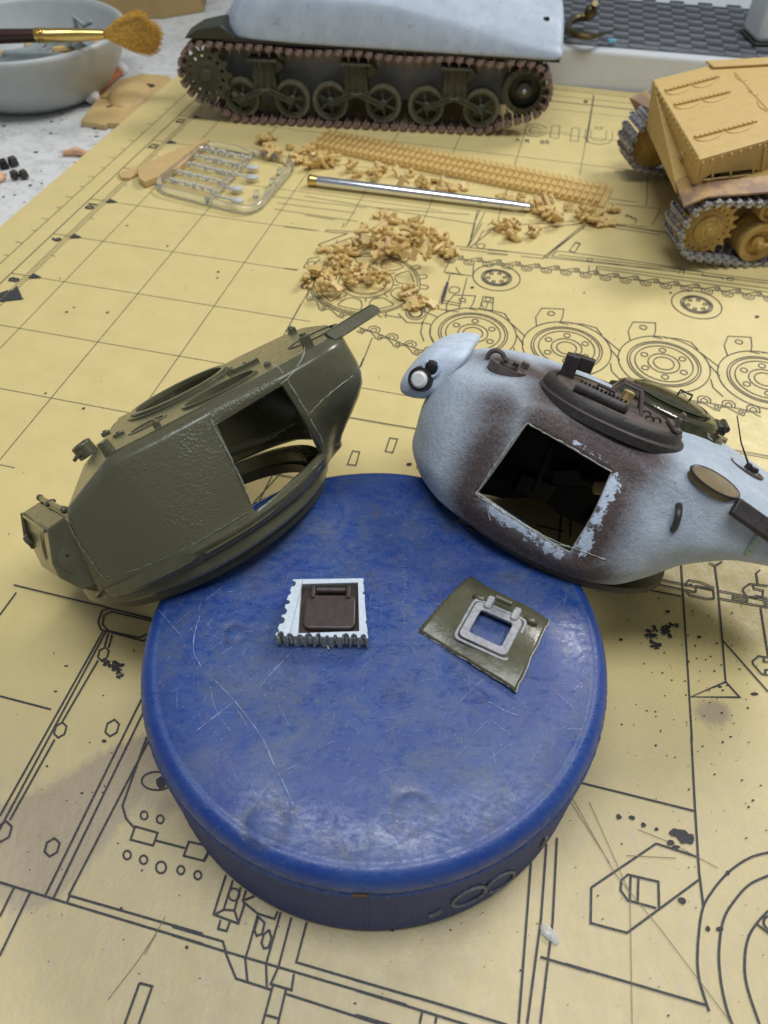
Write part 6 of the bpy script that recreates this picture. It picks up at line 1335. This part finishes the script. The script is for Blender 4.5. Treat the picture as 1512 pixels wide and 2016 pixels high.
b = MB(); b.tube([r0, r0.lerp(r1, .5), r1], [.27, .26, .24], 14); b.build('handle', MATS['brush_wood'], br_, world=True)
b = MB(); L_ = (r2-r1).length; b.tube([r1, r1+ax_*.14, r1+ax_*.16, r1+ax_*.28, r1+ax_*.30, r1+ax_*.42, r1+ax_*.45, r1.lerp(r2, .6), r2], [.26, .28, .24, .28, .24, .27, .25, .24, .17], 18); b.build('ferrule', MATS['brass'], br_, world=True, smooth=60)
b = MB(); random.seed(3)
sd = Vector((0, -.45, .9)).normalized()
for k in range(1700):
    t = random.gauss(0, .5); t = max(-1, min(1, t)); yj = random.uniform(-.08, .08); s0 = r2+sd*t*.13+Vector((0, yj, 0)); L_ = 2.1-abs(t)*.35+random.gauss(-.1, .16); e_ = s0+ax_*L_+sd*(t*.80+random.gauss(0, .07))+Vector((0, yj*2, 0)); m_ = s0.lerp(e_, .5)+sd*t*.10
    b.tube([s0, m_, e_], [.020, .018, .008], 3)
tag(b.build('bristles', MATS['bristle'], br_, world=True, smooth=60), kind='stuff')
s0, s1 = Vector(at(181, 190, 0)), Vector(at(236, 140, -.1)); sw_ = thing('cotton_swab', 'orange stick with white rounded cotton ends lying between bowl and tan part', 'swab', s0)
b = MB(); b.tube([s0, s1], .17, 12); b.build('stick', MATS['orange_stick'], sw_, world=True)
for p in (s0, s1+(s1-s0).normalized()*.2): b = MB(); b.sphere(p, .33, 16, 10, (1, 1, .9)); b.build('cotton_tip', MATS['cotton'], sw_, world=True)
# cardboard at the back
p0, p1, p2 = Vector(at(236, 36, DZ)), Vector(at(318, 38, DZ)), Vector(at(402, 24, DZ))
b = MB(); b.prism([(p0.x-3, p0.y+3), (p1.x-4.6, p1.y+.5), (p1.x, p1.y), (p2.x, p2.y), (p2.x-.5, p2.y+5)], DZ+.01, DZ+5); tag(b.build('cardboard_box', MATS['cardboard'], bevel=.05), 'plain tan cardboard box standing behind the bowl and brush', 'box')
# small debris on the desk
for (px, py, r, lab) in ((6, 322, .30, 'black plastic lump at the far left edge of the desk'), (25, 317, .30, 'dark olive lump, topmost of the small cluster on the desk'), (28, 343, .26, 'dark olive lump, lowest of the small cluster on the desk'), (46, 342, .26, 'square dark olive lump, right end of the small cluster on the desk')):
    p = at(px, py, DZ+.2); b = MB(); r *= .68; b.box((0, 0, 0), (r*1.7, r*1.5, r*1.6), Matrix.Rotation(random.uniform(0, 1), 3, 'Z'), (.8, .8)); o = b.build('plastic_offcut', MATS['olive_dark'] if px > 10 else MATS['black'], bevel=.05); o.location = (p[0], p[1], DZ+.2); tag(o, lab, 'offcut')
p0 = at(124, 302, DZ+.1); p1 = at(175, 304, DZ+.1); b = MB(); b.tube([Vector(p0), Vector(p0).lerp(Vector(p1), .5)+Vector((0, .1, .05)), Vector(p1)], [.10, .17, .12], 8); o = b.build('pink_sprue_offcut', MATS['scrap_skin']); tag(o, 'thin pinkish tan sprue offcut lying against the mat edge', 'offcut')
p0 = at(0, 350, DZ+.1); b = MB(); b.sphere(p0, .28, 12, 8, (.7, 1.2, .6)); tag(b.build('pale_offcut', MATS['scrap_skin']), 'pale peach offcut at the left edge of the desk', 'offcut')
FD = MB(); random.seed(11)
for k in range(300): px, py = random.uniform(0, 420), random.uniform(60, 420); p = at(px, py, DZ); fleck(p[0], p[1], random.choice((.03, .04, .06, .1))*random.uniform(.5, 1.1), DZ+.012, FD)
tag(FD.build('dried_paint_spots', MATS['paint_fleck'], smooth=0), 'scattered dark dried paint spots on the white desk', 'paint spots', None, 'stuff')
# on the ledge
hk = MB(); P = [at(*p, z) for p, z in (((1172, 6), 3.3), ((1166, 20), 2.9), ((1160, 32), 2.2), ((1140, 34), 2.1), ((1122, 44), 2.05), ((1118, 58), 2.05), ((1135, 68), 2.05), ((1165, 72), 2.05), ((1190, 66), 2.05), ((1214, 56), 2.05))]
hk.tube(catmull(P, 4), [.13]*8+[.17]*12+[.15]*8+[.12, .1, .09, .08, .06, .05, .04, .03, .02], 8); hook = hk.build('fish_hook', MATS['hook_bronze']); tag(hook, 'bronze coloured bent hook lying on the dark woven sheet', 'hook')
p = at(1163, 24, 2.9); b = MB(); b.sphere(p, .28, 14, 10, (1, .8, 1)); b.build('hook_knob', MATS['hook_bronze'], hook)
p = at(1205, 80, 1.75); b = MB(); b.box(p, (.36, .22, .12)); tag(b.build('turquoise_chip', mat('turquoise', (.15, .45, .60), .4), bevel=.03), 'tiny turquoise chip on the woven sheet near its front edge', 'chip')
p = Vector(at(1500, 86, 1.7)); M = frame(p, (1, .05, 0)); dv = thing('white_device', 'rounded white box with a dark panel standing at the top right corner', 'box', M)
b = MB(); b.box((1.3, .9, 1.6), (3.2, 1.9, 3.2)); b.build('casing', MATS['device_white'], dv, bevel=.25, bseg=4)
b = MB(); b.box((1.9, -.06, 1.7), (2.0, .04, 1.9)); b.build('dark_panel', MATS['black'], dv, bevel=.01)
b = MB(); b.box((1.3, .9, -.02), (3.3, 2.0, .12)); b.build('base_foot', MATS['olive_dark'], dv, bevel=.05)
